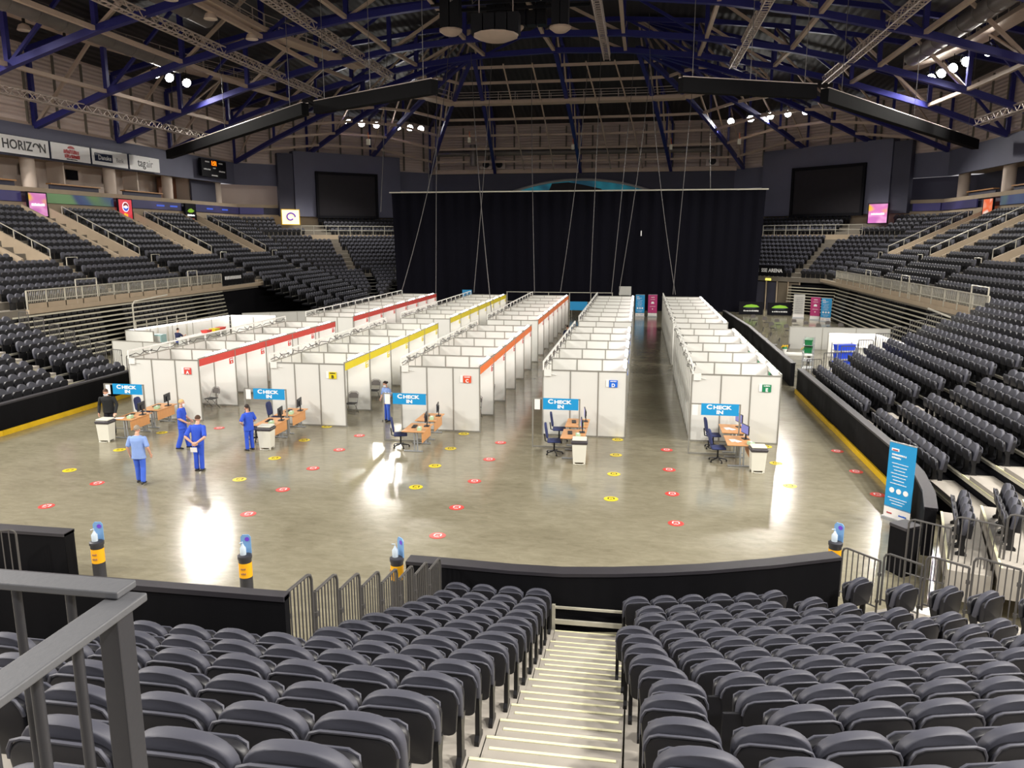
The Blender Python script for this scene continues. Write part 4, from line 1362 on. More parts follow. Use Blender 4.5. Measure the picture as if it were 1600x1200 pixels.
for sx in (-1, 1):
    lg = MB()
    lg.prism([(-0.10, 0.0), (0.10, 0.0), (0.105, 0.05), (0.05, 0.09), (0.045, 0.30), (0.09, 0.44), (-0.06, 0.48), (-0.05, 0.30), (-0.055, 0.09), (-0.10, 0.05)], (sx * 0.212 - 0.02, 0.02, 0), (0, 1, 0), (0, 0, 1), (0.04, 0, 0))
    lg.tube((sx * 0.205, 0.03, 0.43), (sx * 0.18, 0.06, 0.45), 0.03, 8)
    lg.build('leg', 'casting', root, 40)

# pick the 300 seats that show largest, the rest becomes one mesh
cinv = (Matrix.Translation(cam.location) @ cam.rotation_euler.to_matrix().to_4x4()).inverted()
def shown(s_):
    v = cinv @ Vector((s_[0], s_[1], s_[2] + 0.75))
    if v.z > -1.2: return 0
    px, py = v.x / -v.z * 1200, v.y / -v.z * 1200
    if abs(px) > 830 or abs(py) > 640: return 0
    if v.length < 3.0 and py < -600: return 0
    return 1.0 / v.length
order = sorted(SEATS, key=lambda s_: -shown(s_))
order = [s_ for s_ in order if shown(s_) > 0]
used = []
for s_ in order[:300]:
    place(root, used, (s_[0], s_[1], s_[2]), s_[3], s_[5], s_[6], (s_[4], 1, 1))
rest = MB()
op = arch(0.45, 0.46, 0.22, 8, 2.1)
oq = outline(0.43, 0.29, 0.08, 1, 0.05)
for s_ in order[300:]:
    x, y, z, a = s_[:4]
    ca, sa = math.cos(a), math.sin(a)
    def tr(p): return (x + p[0] * ca - p[1] * sa, y + p[0] * sa + p[1] * ca, z + p[2])
    rest.loft([[tr((p[0], yy - 0.2 * p[1], 0.42 + p[1])) for p in op] for yy in (-0.05, 0.04)], 0)
    rest.loft([[tr((p[0], yy + 0.12 * p[1], 0.40 + p[1])) for p in oq] for yy in (0.085, 0.155)], 1)
    rest.add([tr(p) for p in ((-0.2, -0.03, 0), (0.2, -0.03, 0), (0.2, 0.03, 0), (-0.2, 0.03, 0), (-0.2, -0.03, 0.44), (0.2, -0.03, 0.44), (0.2, 0.03, 0.44), (-0.2, 0.03, 0.44))], [(0, 1, 5, 4), (2, 3, 7, 6), (1, 2, 6, 5), (3, 0, 4, 7)], 2)
o = rest.build('stadium_seats', ['pad', 'pan', 'casting'], None, 50)
tag(o, 'the many small dark tip-up seats filling the farther stands', 'seats', 'rows of tip-up seats', 'stuff')

# ================================================================== DRAPES AND BARRIERS
o = thing('stage_curtain', 'huge black stage curtain closing the far end of the arena floor', 'curtain', (-6.8, 78, 0))
b = MB()
n = 150
x0, x1 = -18.5, 18.5
vs = []
for i in range(n + 1):
    t = i / n
    x = x0 + (x1 - x0) * t
    y = 0.10 * math.sin(t * 190) + 0.05 * math.sin(t * 61 + 1)
    for z in (0.0, 4.0, 8.0, 11.65):
        k = 1 - 0.02 * (11.65 - z) / 11.65
        vs.append((x * k, y, z))
b.add(vs, [(i * 4 + j, (i + 1) * 4 + j, (i + 1) * 4 + j + 1, i * 4 + j + 1) for i in range(n) for j in range(3)])
b.build('cloth', 'curtain', o, 80)
b = MB(); b.box((0, 0, 11.72), (37.4, 0.25, 0.12)); b.build('track', 'deckedge', o)
MB().box((6.9, -0.22, 7.6), (0.1, 0.02, 0.5)).build('white_tag', 'white', o)

def barrier(name, pts, z0, z1, th, label, m='drape', cap='drapetop', folds=True):
    """draped barrier that follows a plan polyline, with a flat cap"""
    o = thing(name, label, 'barrier', (pts[0][0], pts[0][1], z0), 0, 'black draped barriers')
    P0 = Vector(pts[0]); P = [Vector(p) - P0 for p in pts]
    # resample
    Q = []
    for p, q in zip(P[:-1], P[1:]):
        k = max(1, int((q - p).length / 0.25))
        for i in range(k): Q.append(p.lerp(q, i / k))
    Q.append(P[-1])
    nrm = []
    for i in range(len(Q)):
        t = (Q[min(i + 1, len(Q) - 1)] - Q[max(i - 1, 0)]).normalized()
        nrm.append(Vector((-t.y, t.x)))
    b = MB(); H = z1 - z0
    for s_ in (-1, 1):
        vs = []
        for i, q in enumerate(Q):
            w = 0.012 * math.sin(i * 2.3 + s_) + 0.01 * math.sin(i * 0.9) if folds else 0
            for (z, k) in ((0, 1.0), (H * 0.5, 0.6), (H, 0.0)):
                c = q + nrm[i] * s_ * (th / 2 + w * k)
                vs.append((c.x, c.y, z))
        f = [(i * 3 + j, (i + 1) * 3 + j, (i + 1) * 3 + j + 1, i * 3 + j + 1) for i in range(len(Q) - 1) for j in range(2)]
        b.add(vs, f if s_ < 0 else [tuple(reversed(x)) for x in f])
    for i in (0, len(Q) - 1):
        a = Q[i] + nrm[i] * th / 2; c = Q[i] - nrm[i] * th / 2
        b.quad((a.x, a.y, 0), (c.x, c.y, 0), (c.x, c.y, H), (a.x, a.y, H))
    b.build('drape', m, o, 60)
    b = MB(); vs = []
    for i, q in enumerate(Q):
        for s_, z in ((-1, H - 0.05), (-1, H + 0.015), (1, H + 0.015), (1, H - 0.05)):
            c = q + nrm[i] * s_ * (th / 2 + 0.02)
            vs.append((c.x, c.y, z))
    b.add(vs, [(i * 4 + j, (i + 1) * 4 + j, (i + 1) * 4 + j + 1, i * 4 + j + 1) for i in range(len(Q) - 1) for j in range(3)] + [(0, 1, 2, 3), tuple(4 * (len(Q) - 1) + k for k in (3, 2, 1, 0))])
    b.build('cap', cap, o, 60)
    return o
FB = [(-4.2, 13.33), (-3.45, 13.31), (-2.19, 13.24), (-1.23, 13.26), (-.29, 13.41), (.55, 13.6), (1.38, 13.83), (2.6, 14.27), (3.96, 14.86)]
barrier('draped_barrier', FB, 0, 1.15, 0.28, 'curved black draped barrier in front of the lowest seat row')
barrier('draped_barrier', [(-11, 7.86), (-3.97, 7.86)], 1.7, 3.07, 0.12, 'straight black barrier at the head of the left floor entrance', 'drape', 'drapetop', False)
barrier('draped_barrier', [(-19, 13.5), (-11.6, 13.5)], 0, 1.15, 0.28, 'low black draped barrier left of the floor entrance', 'drape')
barrier('draped_barrier', [(7.62, 37.3), (7.6, 23.3), (7.42, 20.9), (7.1, 19.2), (6.72, 17.95)], 0, 1.15, 0.24, 'long black draped barrier below the right side stand')
barrier('draped_barrier', [(5.75, 17.1), (5.98, 16.75)], 0, 1.1, 0.45, 'short black draped barrier end behind the right guardrails')
barrier('draped_barrier', [(-23.2, 16), (-23.2, 36.5)], 0, 1.15, 0.2, 'long black draped barrier below the left side stand')
barrier('draped_barrier', [(7.6, 38.9), (7.7, 55), (7.2, 67)], 0, 1.15, 0.2, 'dark barrier running along behind the far right booth row')
for nm, pts, lab in (('yellow_kick_strip', [(7.44, 37.2), (7.42, 30.1), (7.44, 30.0), (7.42, 23.3), (7.3, 21.6), (7.2, 21.0)], 'yellow kick strip along the foot of the right barrier'),
                     ('yellow_kick_strip', [(-23.02, 16), (-23.04, 24), (-23.0, 24.1), (-23.04, 36.4)], 'yellow kick strip along the foot of the left barrier')):
    b = MB()
    for p, q in zip(pts[:-1], pts[1:]):
        b.beam((p[0], p[1], 0.1), (q[0], q[1], 0.1), 0.06, 0.2)
    tag(b.build(nm, 'yellow'), lab, 'kick strip')
b = MB(); b.box((-7.45, 7.8, 0.85), (7.1, 0.1, 1.7)); struct(b, 'wall_portal', 'concrete')

# ---- guardrail panels with upright bars
def rail_panel(name, p, q, z, h, label, group, n=7, r=0.021, m='rail', rake=0.0):
    """panel from p (far, rounded top) to q (near) standing on height z"""
    o = thing(name, label, 'guardrail', (p[0], p[1], z), 0, group)
    e = Vector((q[0] - p[0], q[1] - p[1], 0))
    L = e.length; t = e / L
    b = MB()
    b.path([Vector((0, 0, 0)), Vector((0, 0, h - 0.10)), t * 0.03 + Vector((0, 0, h - 0.03)), t * 0.10 + Vector((0, 0, h)), e * 0.5 + Vector((0, 0, h + rake / 2)), e + Vector((0, 0, h + rake))], r, 8)
    b.path([e + Vector((0, 0, h + rake)), e + Vector((0, 0, 0.0))], r, 8)
    b.tube(Vector((0, 0, 0.12)), e + Vector((0, 0, 0.12)), r * 0.8, 6)
    for zz in (0.25, h * 0.75):
        b.tube(e + Vector((0, 0, zz - 0.03)), e + Vector((0, 0, zz + 0.03)), r * 1.7, 8)
    b.build('frame', m, o, 40)
    for k in range(1, n):
        c = e * (k / n)
        MB().tube(c + Vector((0, 0, 0.12)), c + Vector((0, 0, h - 0.005)), r * 0.55, 6).build('baluster', m, o, 40)
    return o
for j in range(8):
    yf = 13.07 - 0.645 * j
    rail_panel('guardrail', (-3.50 - 0.068 * j, yf), (-3.55 - 0.068 * j, yf - 0.59), RZ(j) + 0.0, 1.22, 'grey guardrail panel beside the left floor entrance, %s panel from the barrier' % nth(j + 1), 'guardrails beside the left entrance')
RP = [(4.15, 15.2), (4.72, 14.53), (5.26, 14.0), (5.83, 13.5), (6.4, 13.0), (6.97, 12.5)]
for j in range(5):
    p, q = Vector(RP[j]), Vector(RP[j + 1])
    q = p.lerp(q, 0.92)
    rail_panel('guardrail', p, q, RZ(j), 1.06, 'grey guardrail panel beside the right end seats, %s panel from the barrier' % nth(j + 1), 'guardrails beside the right end seats')
RQ = [(5.62, 16.05), (6.3, 15.55), (7.0, 15.05), (7.7, 14.55)]
for j in range(3):
    p, q = Vector(RQ[j]), Vector(RQ[j + 1]); q = p.lerp(q, 0.92)
    rail_panel('guardrail', p, q, 0.25 + 0.28 * j, 1.3, 'grey guardrail panel before the near right corner block, %s panel from the floor' % nth(j + 1), 'guardrails before the corner block')
rail_panel('guardrail', (-12.3, 12.9), (-13.1, 12.5), 0.3, 1.1, 'grey guardrail panel behind the low barrier left of the floor entrance', 'guardrails by the low left barrier')
b = MB(); b.box((-13.2, 11.8, 0.15), (3.4, 2.6, 0.3)); struct(b, 'floor_left_step_block', 'step')
# far ends of the side stands
for side in (1, -1):
    for i in range(8):
        x, z = low_row(side, i)
        yy = (37.3 + 0.24 * i) if side > 0 else 33.1
        rail_panel('end_guardrail', (x + side * 0.35, yy), (x - side * 0.35, yy - 0.2), z, 1.0, 'thin grey guardrail at the far end of the %s side stand, %s row up' % ('right' if side > 0 else 'left', nth(i + 1)), 'guardrails at the far ends of the side stands', 6, 0.02)

# the near guard in the left foreground: two level rails that meet at a post
o = thing('guard_corner', 'charcoal foreground guard of flat rails, thick post and round balusters', 'guardrail', (-1.255, 1.62, 4.6))
Jx, Jy, Jz = -1.255, 1.62, 6.30
def L_(p): return (p[0] - Jx, p[1] - Jy, p[2] - 4.6)
b = MB(); b.box(L_((Jx + 0.0, 0.75, Jz)), (0.085, 1.80, 0.022)); b.build('side_rail', 'nearrail', o, None, None, 0.004)
b = MB(); b.box(L_((Jx - 2.0, Jy + 0.012, Jz + 0.024)), (4.0, 0.075, 0.02)); b.build('cross_rail', 'nearrail', o, None, None, 0.004)
b = MB(); b.box(L_((Jx + 0.008, Jy - 0.05, (Jz + 4.6) / 2 - 0.01)), (0.055, 0.06, Jz - 4.6)); b.build('post', 'nearpost', o, None, None, 0.004)
for k in range(1, 9):
    MB().tube(L_((Jx, Jy - 0.05 - 0.125 * k, 4.6)), L_((Jx, Jy - 0.05 - 0.125 * k, Jz)), 0.0125, 10).build('baluster', 'nearpost', o, 40)
for k in range(1, 14):
    MB().tube(L_((Jx - 0.155 * k, Jy, 4.6)), L_((Jx - 0.155 * k, Jy, Jz + 0.01)), 0.0115, 10).build('baluster', 'nearpost', o, 40)
b = MB(); b.box((-2.7, 0.2, 4.5), (3.2, 2.8, 0.2)); struct(b, 'floor_near_landing', 'step')

# ================================================================== VACCINATION BOOTHS
BX = {'A': -20.03, 'B': -14.0, 'C': -8.74, 'D': -3.35, 'E': 1.97}
BC = {'A': ('red', 'red'), 'B': ('yel', 'yellow'), 'C': ('orange', 'orange'), 'D': ('bluesign', 'blue'), 'E': ('green', 'green')}
HB = 2.48
def panel_run(b, p, q, n, z0=0.06, z1=HB - 0.05):
    """foam panels between aluminium uprights with top and bottom rails"""
    p = Vector(p); q = Vector(q); d = q - p; L = d.length; a = math.atan2(d.y, d.x); t = d / L
    for k in range(n):
        c = p + d * ((k + 0.5) / n)
        b.box((c.x, c.y, (z0 + z1) / 2), (L / n - 0.04, 0.012, z1 - z0), a, 0)
    for k in range(n + 1):
        c = p + d * (k / n)
        b.box((c.x, c.y, HB / 2), (0.042, 0.042, HB), a, 1)
    for z in (HB - 0.028, 0.035):
        c = p + d * 0.5
        b.box((c.x, c.y, z), (L, 0.03, 0.05), a, 1)
for L in 'ABCDE':
    fm, cname = BC[L]
    for blk, (y0, nc, lab) in enumerate(((27.45, 5, 'front'), (44.25, 7, 'rear'))):
        x0, x1 = 0.0, 3.03
        Ln = nc * 2.8
        o = thing('booth_row', 'white panelled %s booth row with %s signs, %s' % (lab, cname, {'A': 'farthest left', 'B': 'second row from the left', 'C': 'middle row', 'D': 'second row from the right', 'E': 'farthest right'}[L]), 'booth row', (BX[L], y0, 0), 0, 'white vaccination booth rows')
        b = MB(); panel_run(b, (x0, 0), (x1, 0), 3); b.build('end_wall', ['panel', 'alu'], o)
        b = MB(); panel_run(b, (x0, Ln), (x1, Ln), 3); b.build('end_wall', ['panel', 'alu'], o)
        b = MB(); panel_run(b, (x0, 0.04), (x0, Ln - 0.04), nc * 3); b.build('back_wall', ['panel', 'alu'], o)
        for k in range(1, nc):
            b = MB(); panel_run(b, (x0 + 0.03, 2.8 * k), (x1, 2.8 * k), 3); b.build('partition', ['panel', 'alu'], o)
        b = MB(); b.box((x1, Ln / 2, HB - 0.13), (0.02, Ln, 0.30), 0, 0)
        for k in range(nc + 1): b.box((x1 + 0.012, 2.8 * k, HB - 0.13), (0.012, 0.045, 0.32), 0, 1)
        b.box((x1, Ln / 2, HB + 0.03), (0.05, Ln, 0.04), 0, 1)
        b.build('fascia', [fm if L in 'ABC' else 'panel', 'alu'], o)
        # raised cable rail along the back wall
        b = MB()
        for k in range(nc * 2 + 1):
            yy = Ln * k / (nc * 2)
            b.box((x0 + 0.02, yy, HB + 0.12), (0.05, 0.05, 0.30))
        b.beam((x0 + 0.02, 0, HB + 0.27), (x0 + 0.02, Ln, HB + 0.27), 0.055, 0.055)
        b.build('cable_rail', 'whiteboard', o)
        b = MB()
        pts = []
        for k in range(nc * 8 + 1):
            pts.append((x0 + 0.06 + 0.05 * math.sin(k * 1.7), Ln * k / (nc * 8), HB + 0.09 + 0.07 * math.sin(k * 2.3)))
        b.path(pts, 0.016, 5)
        for k in range(nc):
            yy = 2.8 * k + 1.2
            b.path([(x0 + 0.05 + 0.16 * math.cos(a), yy + 0.22 * math.sin(a), HB + 0.1 + 0.08 * math.sin(a * 2)) for a in [PI * q_ / 5 for q_ in range(10)]], 0.014, 5)
        b.build('cable', 'rail', o)
        for k in range(nc):
            yy = 2.8 * (k + 1)
            b = MB(); b.box((x1 + 0.0, yy - 0.33, 2.05), (0.02, 0.30, 0.24), 0, 0); b.box((x1 + 0.012, yy - 0.33, 2.11), (0.005, 0.22, 0.06), 0, 1); b.box((x1 + 0.012, yy - 0.33, 2.0), (0.005, 0.07, 0.08), 0, 1)
            b.build('number_sign', [fm if L != 'C' else 'redink', 'white'], o)
            b = MB(); b.box((x1 - 0.08, 2.8 * k + 1.5, HB + 0.03), (0.14, 1.5, 0.07), 0, 0, 0, 0.5)
            b.build('lamp', 'lampcold', o)
            if blk == 0 or k < 4:
                pass
        if blk == 0:
            sg = MB(); sg.box((x1 - 0.47, -0.03, 2.02), (0.30, 0.02, 0.26)); s0 = sg.build('row_sign', 'orangered' if L == 'C' else fm, o)
            text('lettering', L, 0.17, 'ink' if L == 'B' else 'white', s0, (x1 - 0.47, -0.045, 1.96), RT, 0.003, 0.006)
            scribble('small_line', s0, x1 - 0.47, -0.045, 2.11, 0.22, 0.04, 'ink' if L == 'B' else 'white', 6)
            MB().box((x1 - 0.68, -0.027, 2.03), (0.1, 0.012, 0.26)).build('paper_notice', 'paper', o)
            b = MB(); b.box((x0 + 0.18, -0.04, HB - 0.12), (0.26, 0.05, 0.24)); b.path([(x0 + 0.05, -0.05, HB - 0.02), (x0 + 0.2, -0.06, HB - 0.12), (x0 + 0.5, -0.04, HB - 0.2)], 0.012, 5); b.build('junction_box', 'whiteboard', o)
        area('booth_tube', (BX[L] + x1 - 0.12, y0 + Ln / 2, HB - 0.02), (BX[L] + 0.9, y0 + Ln / 2, 0.9), 5 * nc, Ln - 0.4, 0.12, (1, 0.80, 0.84))

# folding chairs inside the open booth sides
fc = thing('folding_chair', 'folding chair', 'chair')
b = MB(); b.box((0, 0, 0.45), (0.42, 0.40, 0.025)); b.build('seat', 'chairblack', fc, None, None, 0.008)
b = MB()
b.prism([(-0.2, 0.62), (0.2, 0.62), (0.2, 0.76), (0.12, 0.86), (-0.12, 0.86), (-0.2, 0.76)], (0, -0.235, 0), (1, 0, 0), (0, -0.12, 1), (0, 0.02, 0)); b.build('backrest', 'chairgrey', fc)
for sx in (-1, 1):
    b = MB(); b.path([(sx * 0.21, 0.24, 0), (sx * 0.21, -0.16, 0.5), (sx * 0.21, -0.32, 0.82)], 0.012, 6); b.build('leg', 'chairgrey', fc, 40)
    b = MB(); b.path([(sx * 0.21, -0.26, 0), (sx * 0.21, 0.16, 0.44)], 0.012, 6); b.build('leg', 'chairgrey', fc, 40)
b = MB(); b.path([(-0.21, -0.32, 0.82), (-0.12, -0.345, 0.89), (0.12, -0.345, 0.89), (0.21, -0.32, 0.82)], 0.012, 6); b.tube((-0.21, 0.18, 0.075), (0.21, 0.18, 0.075), 0.009, 6); b.tube((-0.21, -0.2, 0.065), (0.21, -0.2, 0.065), 0.009, 6)
b.build('frame', 'chairgrey', fc, 40)
uc = []
for L, k, lab in (('A', 0, 'grey folding chair in the first booth under the red fascia'), ('B', 0, 'grey folding chair in the first booth under the yellow fascia'), ('B', 1, 'grey folding chair in the second booth under the yellow fascia'),
                  ('C', 0, 'grey folding chair in the first booth under the orange fascia'), ('C', 1, 'grey folding chair in the second booth under the orange fascia')):
    place(fc, uc, (BX[L] + 2.15 + 0.25 * (L != 'A'), 27.45 + 2.8 * (k + 1) - 0.62, 0), R(180 if L != 'A' else 165), lab, 'folding chairs in the booths')
# chairs standing on the far floor
i = 0
for r, (xs, yv, z_) in enumerate((((9.6, 10.3, 11.0), 66, 0), ((12.3, 12.9, 13.5), 63, 0), ((10.2, 11.0, 11.7), 60.5, 0), ((14.6, 15.2), 62, 0))):
    for c, xx in enumerate(xs):
        place(fc, uc, (xx, yv - 1.5 * c, 0), R(200), 'small dark folding chair on the far right floor, %s group from the curtain, %s chair' % (nth(r + 1), nth(c + 1)), 'folding chairs on the far right floor')
for c in range(6):
    place(fc, uc, (8.5 + 0.05 * c, 63 - 3.0 * c, 0), R(90), 'small dark folding chair beside the far right barrier, %s from the curtain' % nth(c + 1), 'folding chairs beside the far right barrier')
for c in range(7):
    place(fc, uc, (-4.1 - 0.04 * c, 65.5 - 2.0 * c, 0), R(-90), 'small dark folding chair behind the rear blue-signed booth row, %s from the curtain' % nth(c + 1), 'folding chairs behind a rear booth row')

# ================================================================== CHECK-IN POINTS
dk = thing('desk', 'desk', 'desk')
b = MB(); b.box((0, 0, 0.715), (0.80, 1.22, 0.028)); b.build('desk_top', 'wood', dk, None, None, 0.004)
MB().box((0.30, 0, 0.50), (0.018, 1.10, 0.36)).build('modesty_panel', 'wood', dk)
for sy in (-1, 1):
    b = MB(); b.box((-0.02, sy * 0.52, 0.03), (0.66, 0.07, 0.035)); b.box((0.03, sy * 0.52, 0.37), (0.045, 0.05, 0.66)); b.box((0.13, sy * 0.52, 0.37), (0.045, 0.05, 0.66)); b.box((0, sy * 0.52, 0.685), (0.66, 0.05, 0.03))
    b.build('leg_frame', 'steel', dk)
mo = thing('monitor', 'monitor', 'monitor')
b = MB(); b.box((0, 0, 0.33), (0.035, 0.50, 0.31)); b.box((0.03, 0, 0.30), (0.04, 0.2, 0.16)); b.build('case', 'monitor', mo, None, None, 0.006)
MB().box((-0.020, 0, 0.335), (0.004, 0.47, 0.27)).build('screen', 'monscreen', mo)
b = MB(); b.box((0.03, 0, 0.12), (0.03, 0.06, 0.22)); b.box((0.02, 0, 0.011), (0.18, 0.24, 0.022)); b.build('stand', 'monitor', mo)
oc = thing('office_chair', 'office chair', 'chair')
b = MB(); b.box((0, 0, 0.47), (0.46, 0.46, 0.07)); b.build('seat', 'chairblue', oc, 60, None, 0.03, 3)
b = cushion(outline(0.42, 0.50, 0.14, 5, 0.08), -0.27, -0.20, 0.58, 0.14); b.build('backrest', 'chairblue', oc, 60)
b = MB(); b.path([(0, -0.16, 0.42), (0, -0.30, 0.45), (0, -0.33, 0.7)], 0.022, 6); b.tube((0, 0, 0.12), (0, 0, 0.44), 0.028, 8); b.build('column', 'casting', oc, 40)
for k in range(5):
    a = 2 * PI * k / 5 + 0.3
    b = MB(); b.path([(0, 0, 0.13), (0.29 * math.cos(a), 0.29 * math.sin(a), 0.075)], [0.028, 0.018], 6); b.ball((0.29 * math.cos(a), 0.29 * math.sin(a), 0.032), 0.032, 8, 6)
    b.build('base_arm', 'casting', oc, 40)
cf = thing('check_in_frame', 'frame', 'sign frame')
WF, HF = 1.62, 1.76
MB().box((0, 0, HF / 2), (0.045, 0.045, HF)).build('post', 'alu', cf)
MB().box((WF, 0, HF / 2), (0.045, 0.045, HF)).build('post', 'alu', cf)
b = MB(); b.box((WF / 2, 0, HF - 0.02), (WF, 0.04, 0.04)); b.build('top_beam', 'alu', cf)
b = MB(); b.box((WF / 2, 0, 0.035), (WF, 0.04, 0.05)); b.build('floor_beam', 'alu', cf)
sp_ = MB().box((WF / 2 + 0.16, -0.03, HF - 0.19), (1.22, 0.012, 0.40)).build('sign', 'cyan', cf)
text('lettering', 'C', 0.205, 'white', sp_, (WF / 2 - 0.19, -0.038, HF - 0.112), RT, 0.002, 0.008, sx=1.25)
text('lettering', 'HECK', 0.165, 'white', sp_, (WF / 2 + 0.225, -0.038, HF - 0.122), RT, 0.002, 0.008, sx=1.35)
text('lettering', 'IN', 0.165, 'white', sp_, (WF / 2 + 0.16, -0.038, HF - 0.285), RT, 0.002, 0.008, sx=1.35)
MB().box((0.16, -0.03, HF - 0.22), (0.19, 0.01, 0.36)).build('paper_notice', 'paper', cf)
kb = thing('keyboard', 'keyboard', 'keyboard')
b = MB(); b.box((0, 0, 0.012), (0.15, 0.42, 0.022)); b.build('case', 'monitor', kb, None, None, 0.004)
b = MB()
for r in range(4):
    for q_ in range(12): b.box((-0.05 + 0.033 * r, -0.18 + 0.033 * q_, 0.025), (0.024, 0.024, 0.006))
b.build('keys', 'casting', kb)
gb = thing('glove_carton', 'carton', 'carton')
MB().box((0, 0, 0.05), (0.14, 0.25, 0.10)).build('box', 'glovebox', gb, None, None, 0.004)
b = MB(); b.ball((0, 0, 0.10), (0.035, 0.06, 0.03), 8, 6); b.build('tissue', 'paper', gb, 60)
bn = thing('waste_bin', 'bin', 'bin')
b = MB(); b.loft([[(sx * w, sy * w * 0.9, z) for sx, sy in ((-1, -1), (1, -1), (1, 1), (-1, 1))] for z, w in ((0.06, 0.20), (0.70, 0.235), (0.70, 0.245), (0.74, 0.245))]); b.build('body', 'binwhite', bn, None, None, 0.012)
b = MB(); b.loft([[(sx * w, sy * w * 0.9, z) for sx, sy in ((-1, -1), (1, -1), (1, 1), (-1, 1))] for z, w in ((0.66, 0.252), (0.72, 0.27), (0.765, 0.262), (0.775, 0.24))]); b.build('liner', 'bag', bn, None, None, 0.02)
b = MB(); b.box((0, 0, 0.81), (0.46, 0.42, 0.05)); b.build('lid', 'binwhite', bn, None, None, 0.015)
for sx in (-1, 1):
    for sy in (-1, 1):
        MB().box((sx * 0.17, sy * 0.15, 0.03), (0.05, 0.05, 0.06)).build('foot', 'binwhite', bn)
b = MB(); b.path([(-0.13, -0.2, 0.02), (-0.13, -0.27, 0.02), (0.13, -0.27, 0.02), (0.13, -0.2, 0.02)], 0.012, 6); b.build('pedal', 'binwhite', bn)
us = [[] for _ in range(8)]
WH = {'A': 'farthest left check-in', 'B': 'check-in before the yellow-signed row', 'C': 'check-in before the orange-signed row', 'D': 'check-in before the blue-signed row', 'E': 'check-in before the green-signed row'}
WH['A'] = 'check-in before the red-signed row'
DX = {'A': 1.72, 'B': 1.18, 'C': 1.33, 'D': 1.36, 'E': 1.37}
for L in 'ABCDE':
    w = WH[L]
    xd = BX[L] + DX[L]
    place(cf, us[0], (BX[L] - 0.14 + (0.26 if L == 'A' else -0.06 if L == 'B' else 0), 25.77, 0), 0, 'aluminium frame with a blue CHECK IN sign, %s' % w, 'check-in frames')
    for e, (yy, nm) in enumerate(((25.02, 'near'), (26.62, 'far'))):
        place(dk, us[1], (xd, yy, 0), 0, 'beech desk with silver legs, %s desk of the %s' % (nm, w), 'check-in desks')
        place(mo, us[2], (xd + 0.24, yy + 0.22, 0.729), R(8 if L not in 'E' else 20), 'black monitor on the %s desk of the %s' % (nm, w), 'monitors on the check-in desks')
        if not (L == 'C' and e == 1) and not (L == 'A' and e == 0):
            place(oc, us[3], (xd - (0.62 if L != 'D' else 0.66), yy - 0.02 + 0.05 * e, 0), R(-90 + (18 if L == 'C' else 5)), 'blue office chair at the %s desk of the %s' % (nm, w), 'office chairs at the check-ins')
        if L in 'ABCD':
            place(kb, us[4], (xd - 0.14, yy + 0.08, 0.729), R(6), 'black keyboard on the %s desk of the %s' % (nm, w), 'keyboards on the check-in desks')
            place(gb, us[5], (xd + 0.16, yy - 0.34, 0.729), R(10), 'pale green tissue carton on the %s desk of the %s' % (nm, w), 'cartons on the check-in desks')
        else:
            q = thing('paper_stack', 'loose white papers on the %s desk of the %s' % (nm, w), 'papers', (xd - 0.16, yy - 0.05, 0.729), 0.2, 'papers on the check-in desks')
            MB().box((0, 0, 0.004), (0.21, 0.30, 0.008)).build('sheet', 'paper', q)
            MB().box((0.08, -0.1, 0.011), (0.21, 0.30, 0.005), 0.5).build('sheet', 'paper', q)
    if L != 'C':
        place(bn, us[6], (xd + {'A': -0.42, 'B': 0.25, 'D': 0.26, 'E': 0.5}[L], 24.1, 0), 0.05, 'white pedal bin with dark liner, near end of the %s' % w, 'white pedal bins')
o = thing('paper_stack', 'white papers beside the man in the black jacket on the nearest left desk', 'papers', (BX['A'] + 1.5, 24.6, 0.729), 0.3)
MB().box((0, 0, 0.005), (0.3, 0.22, 0.01)).build('sheet', 'paper', o)
place(gb, us[5], (BX['E'] + 1.7, 24.5, 0.729), 0.4, 'pale green carton at the bin end of the desk before the green-signed row', 'cartons on the check-in desks')

# floor dots
def dot(x, y, m, mm, label, group):
    b = MB(); b.lathe([(0.20, 0.002), (0.205, 0.006), (0.19, 0.009)], (0, 0, 0), 24)
    o = thing('floor_sticker', label, 'floor sticker', (x, y, 0.0), 0, group)
    b.build('disc', m, o)
    b = MB()
    for sx in (-1, 1): b.box((sx * 0.08, 0.0, 0.0105), (0.035, 0.07, 0.002)); b.lathe([(0.02, 0.009), (0.02, 0.0115)], (sx * 0.08, 0.06, 0), 10)
    b.box((0, -0.01, 0.0105), (0.06, 0.015, 0.002))
    b.box((0, 0.11, 0.0105), (0.16, 0.025, 0.002)); b.box((0, -0.09, 0.0105), (0.12, 0.02, 0.002))
    b.build('symbol', mm, o)
for x, ys_, who in ((-17.5, (25.5, 23.08, 20.68), 'line before the red-signed row'), (-11.75, (25.32 + 2.05, 25.32, 22.99, 20.68), 'line before the yellow-signed row'), (-6.27, (27.16, 25.09, 23.0, 20.84), 'line before the orange-signed row'),
                    (-0.58, (27.22, 25.2, 23.05, 20.72), 'line before the blue-signed row'), (4.58, (27.12, 25.07, 22.73), 'line before the green-signed row')):
    for k, y in enumerate(ys_):
        dot(x, y, 'dotyellow', 'ink', 'yellow round floor sticker, %s from the booths, %s' % (nth(k + 1), who), 'yellow floor stickers')
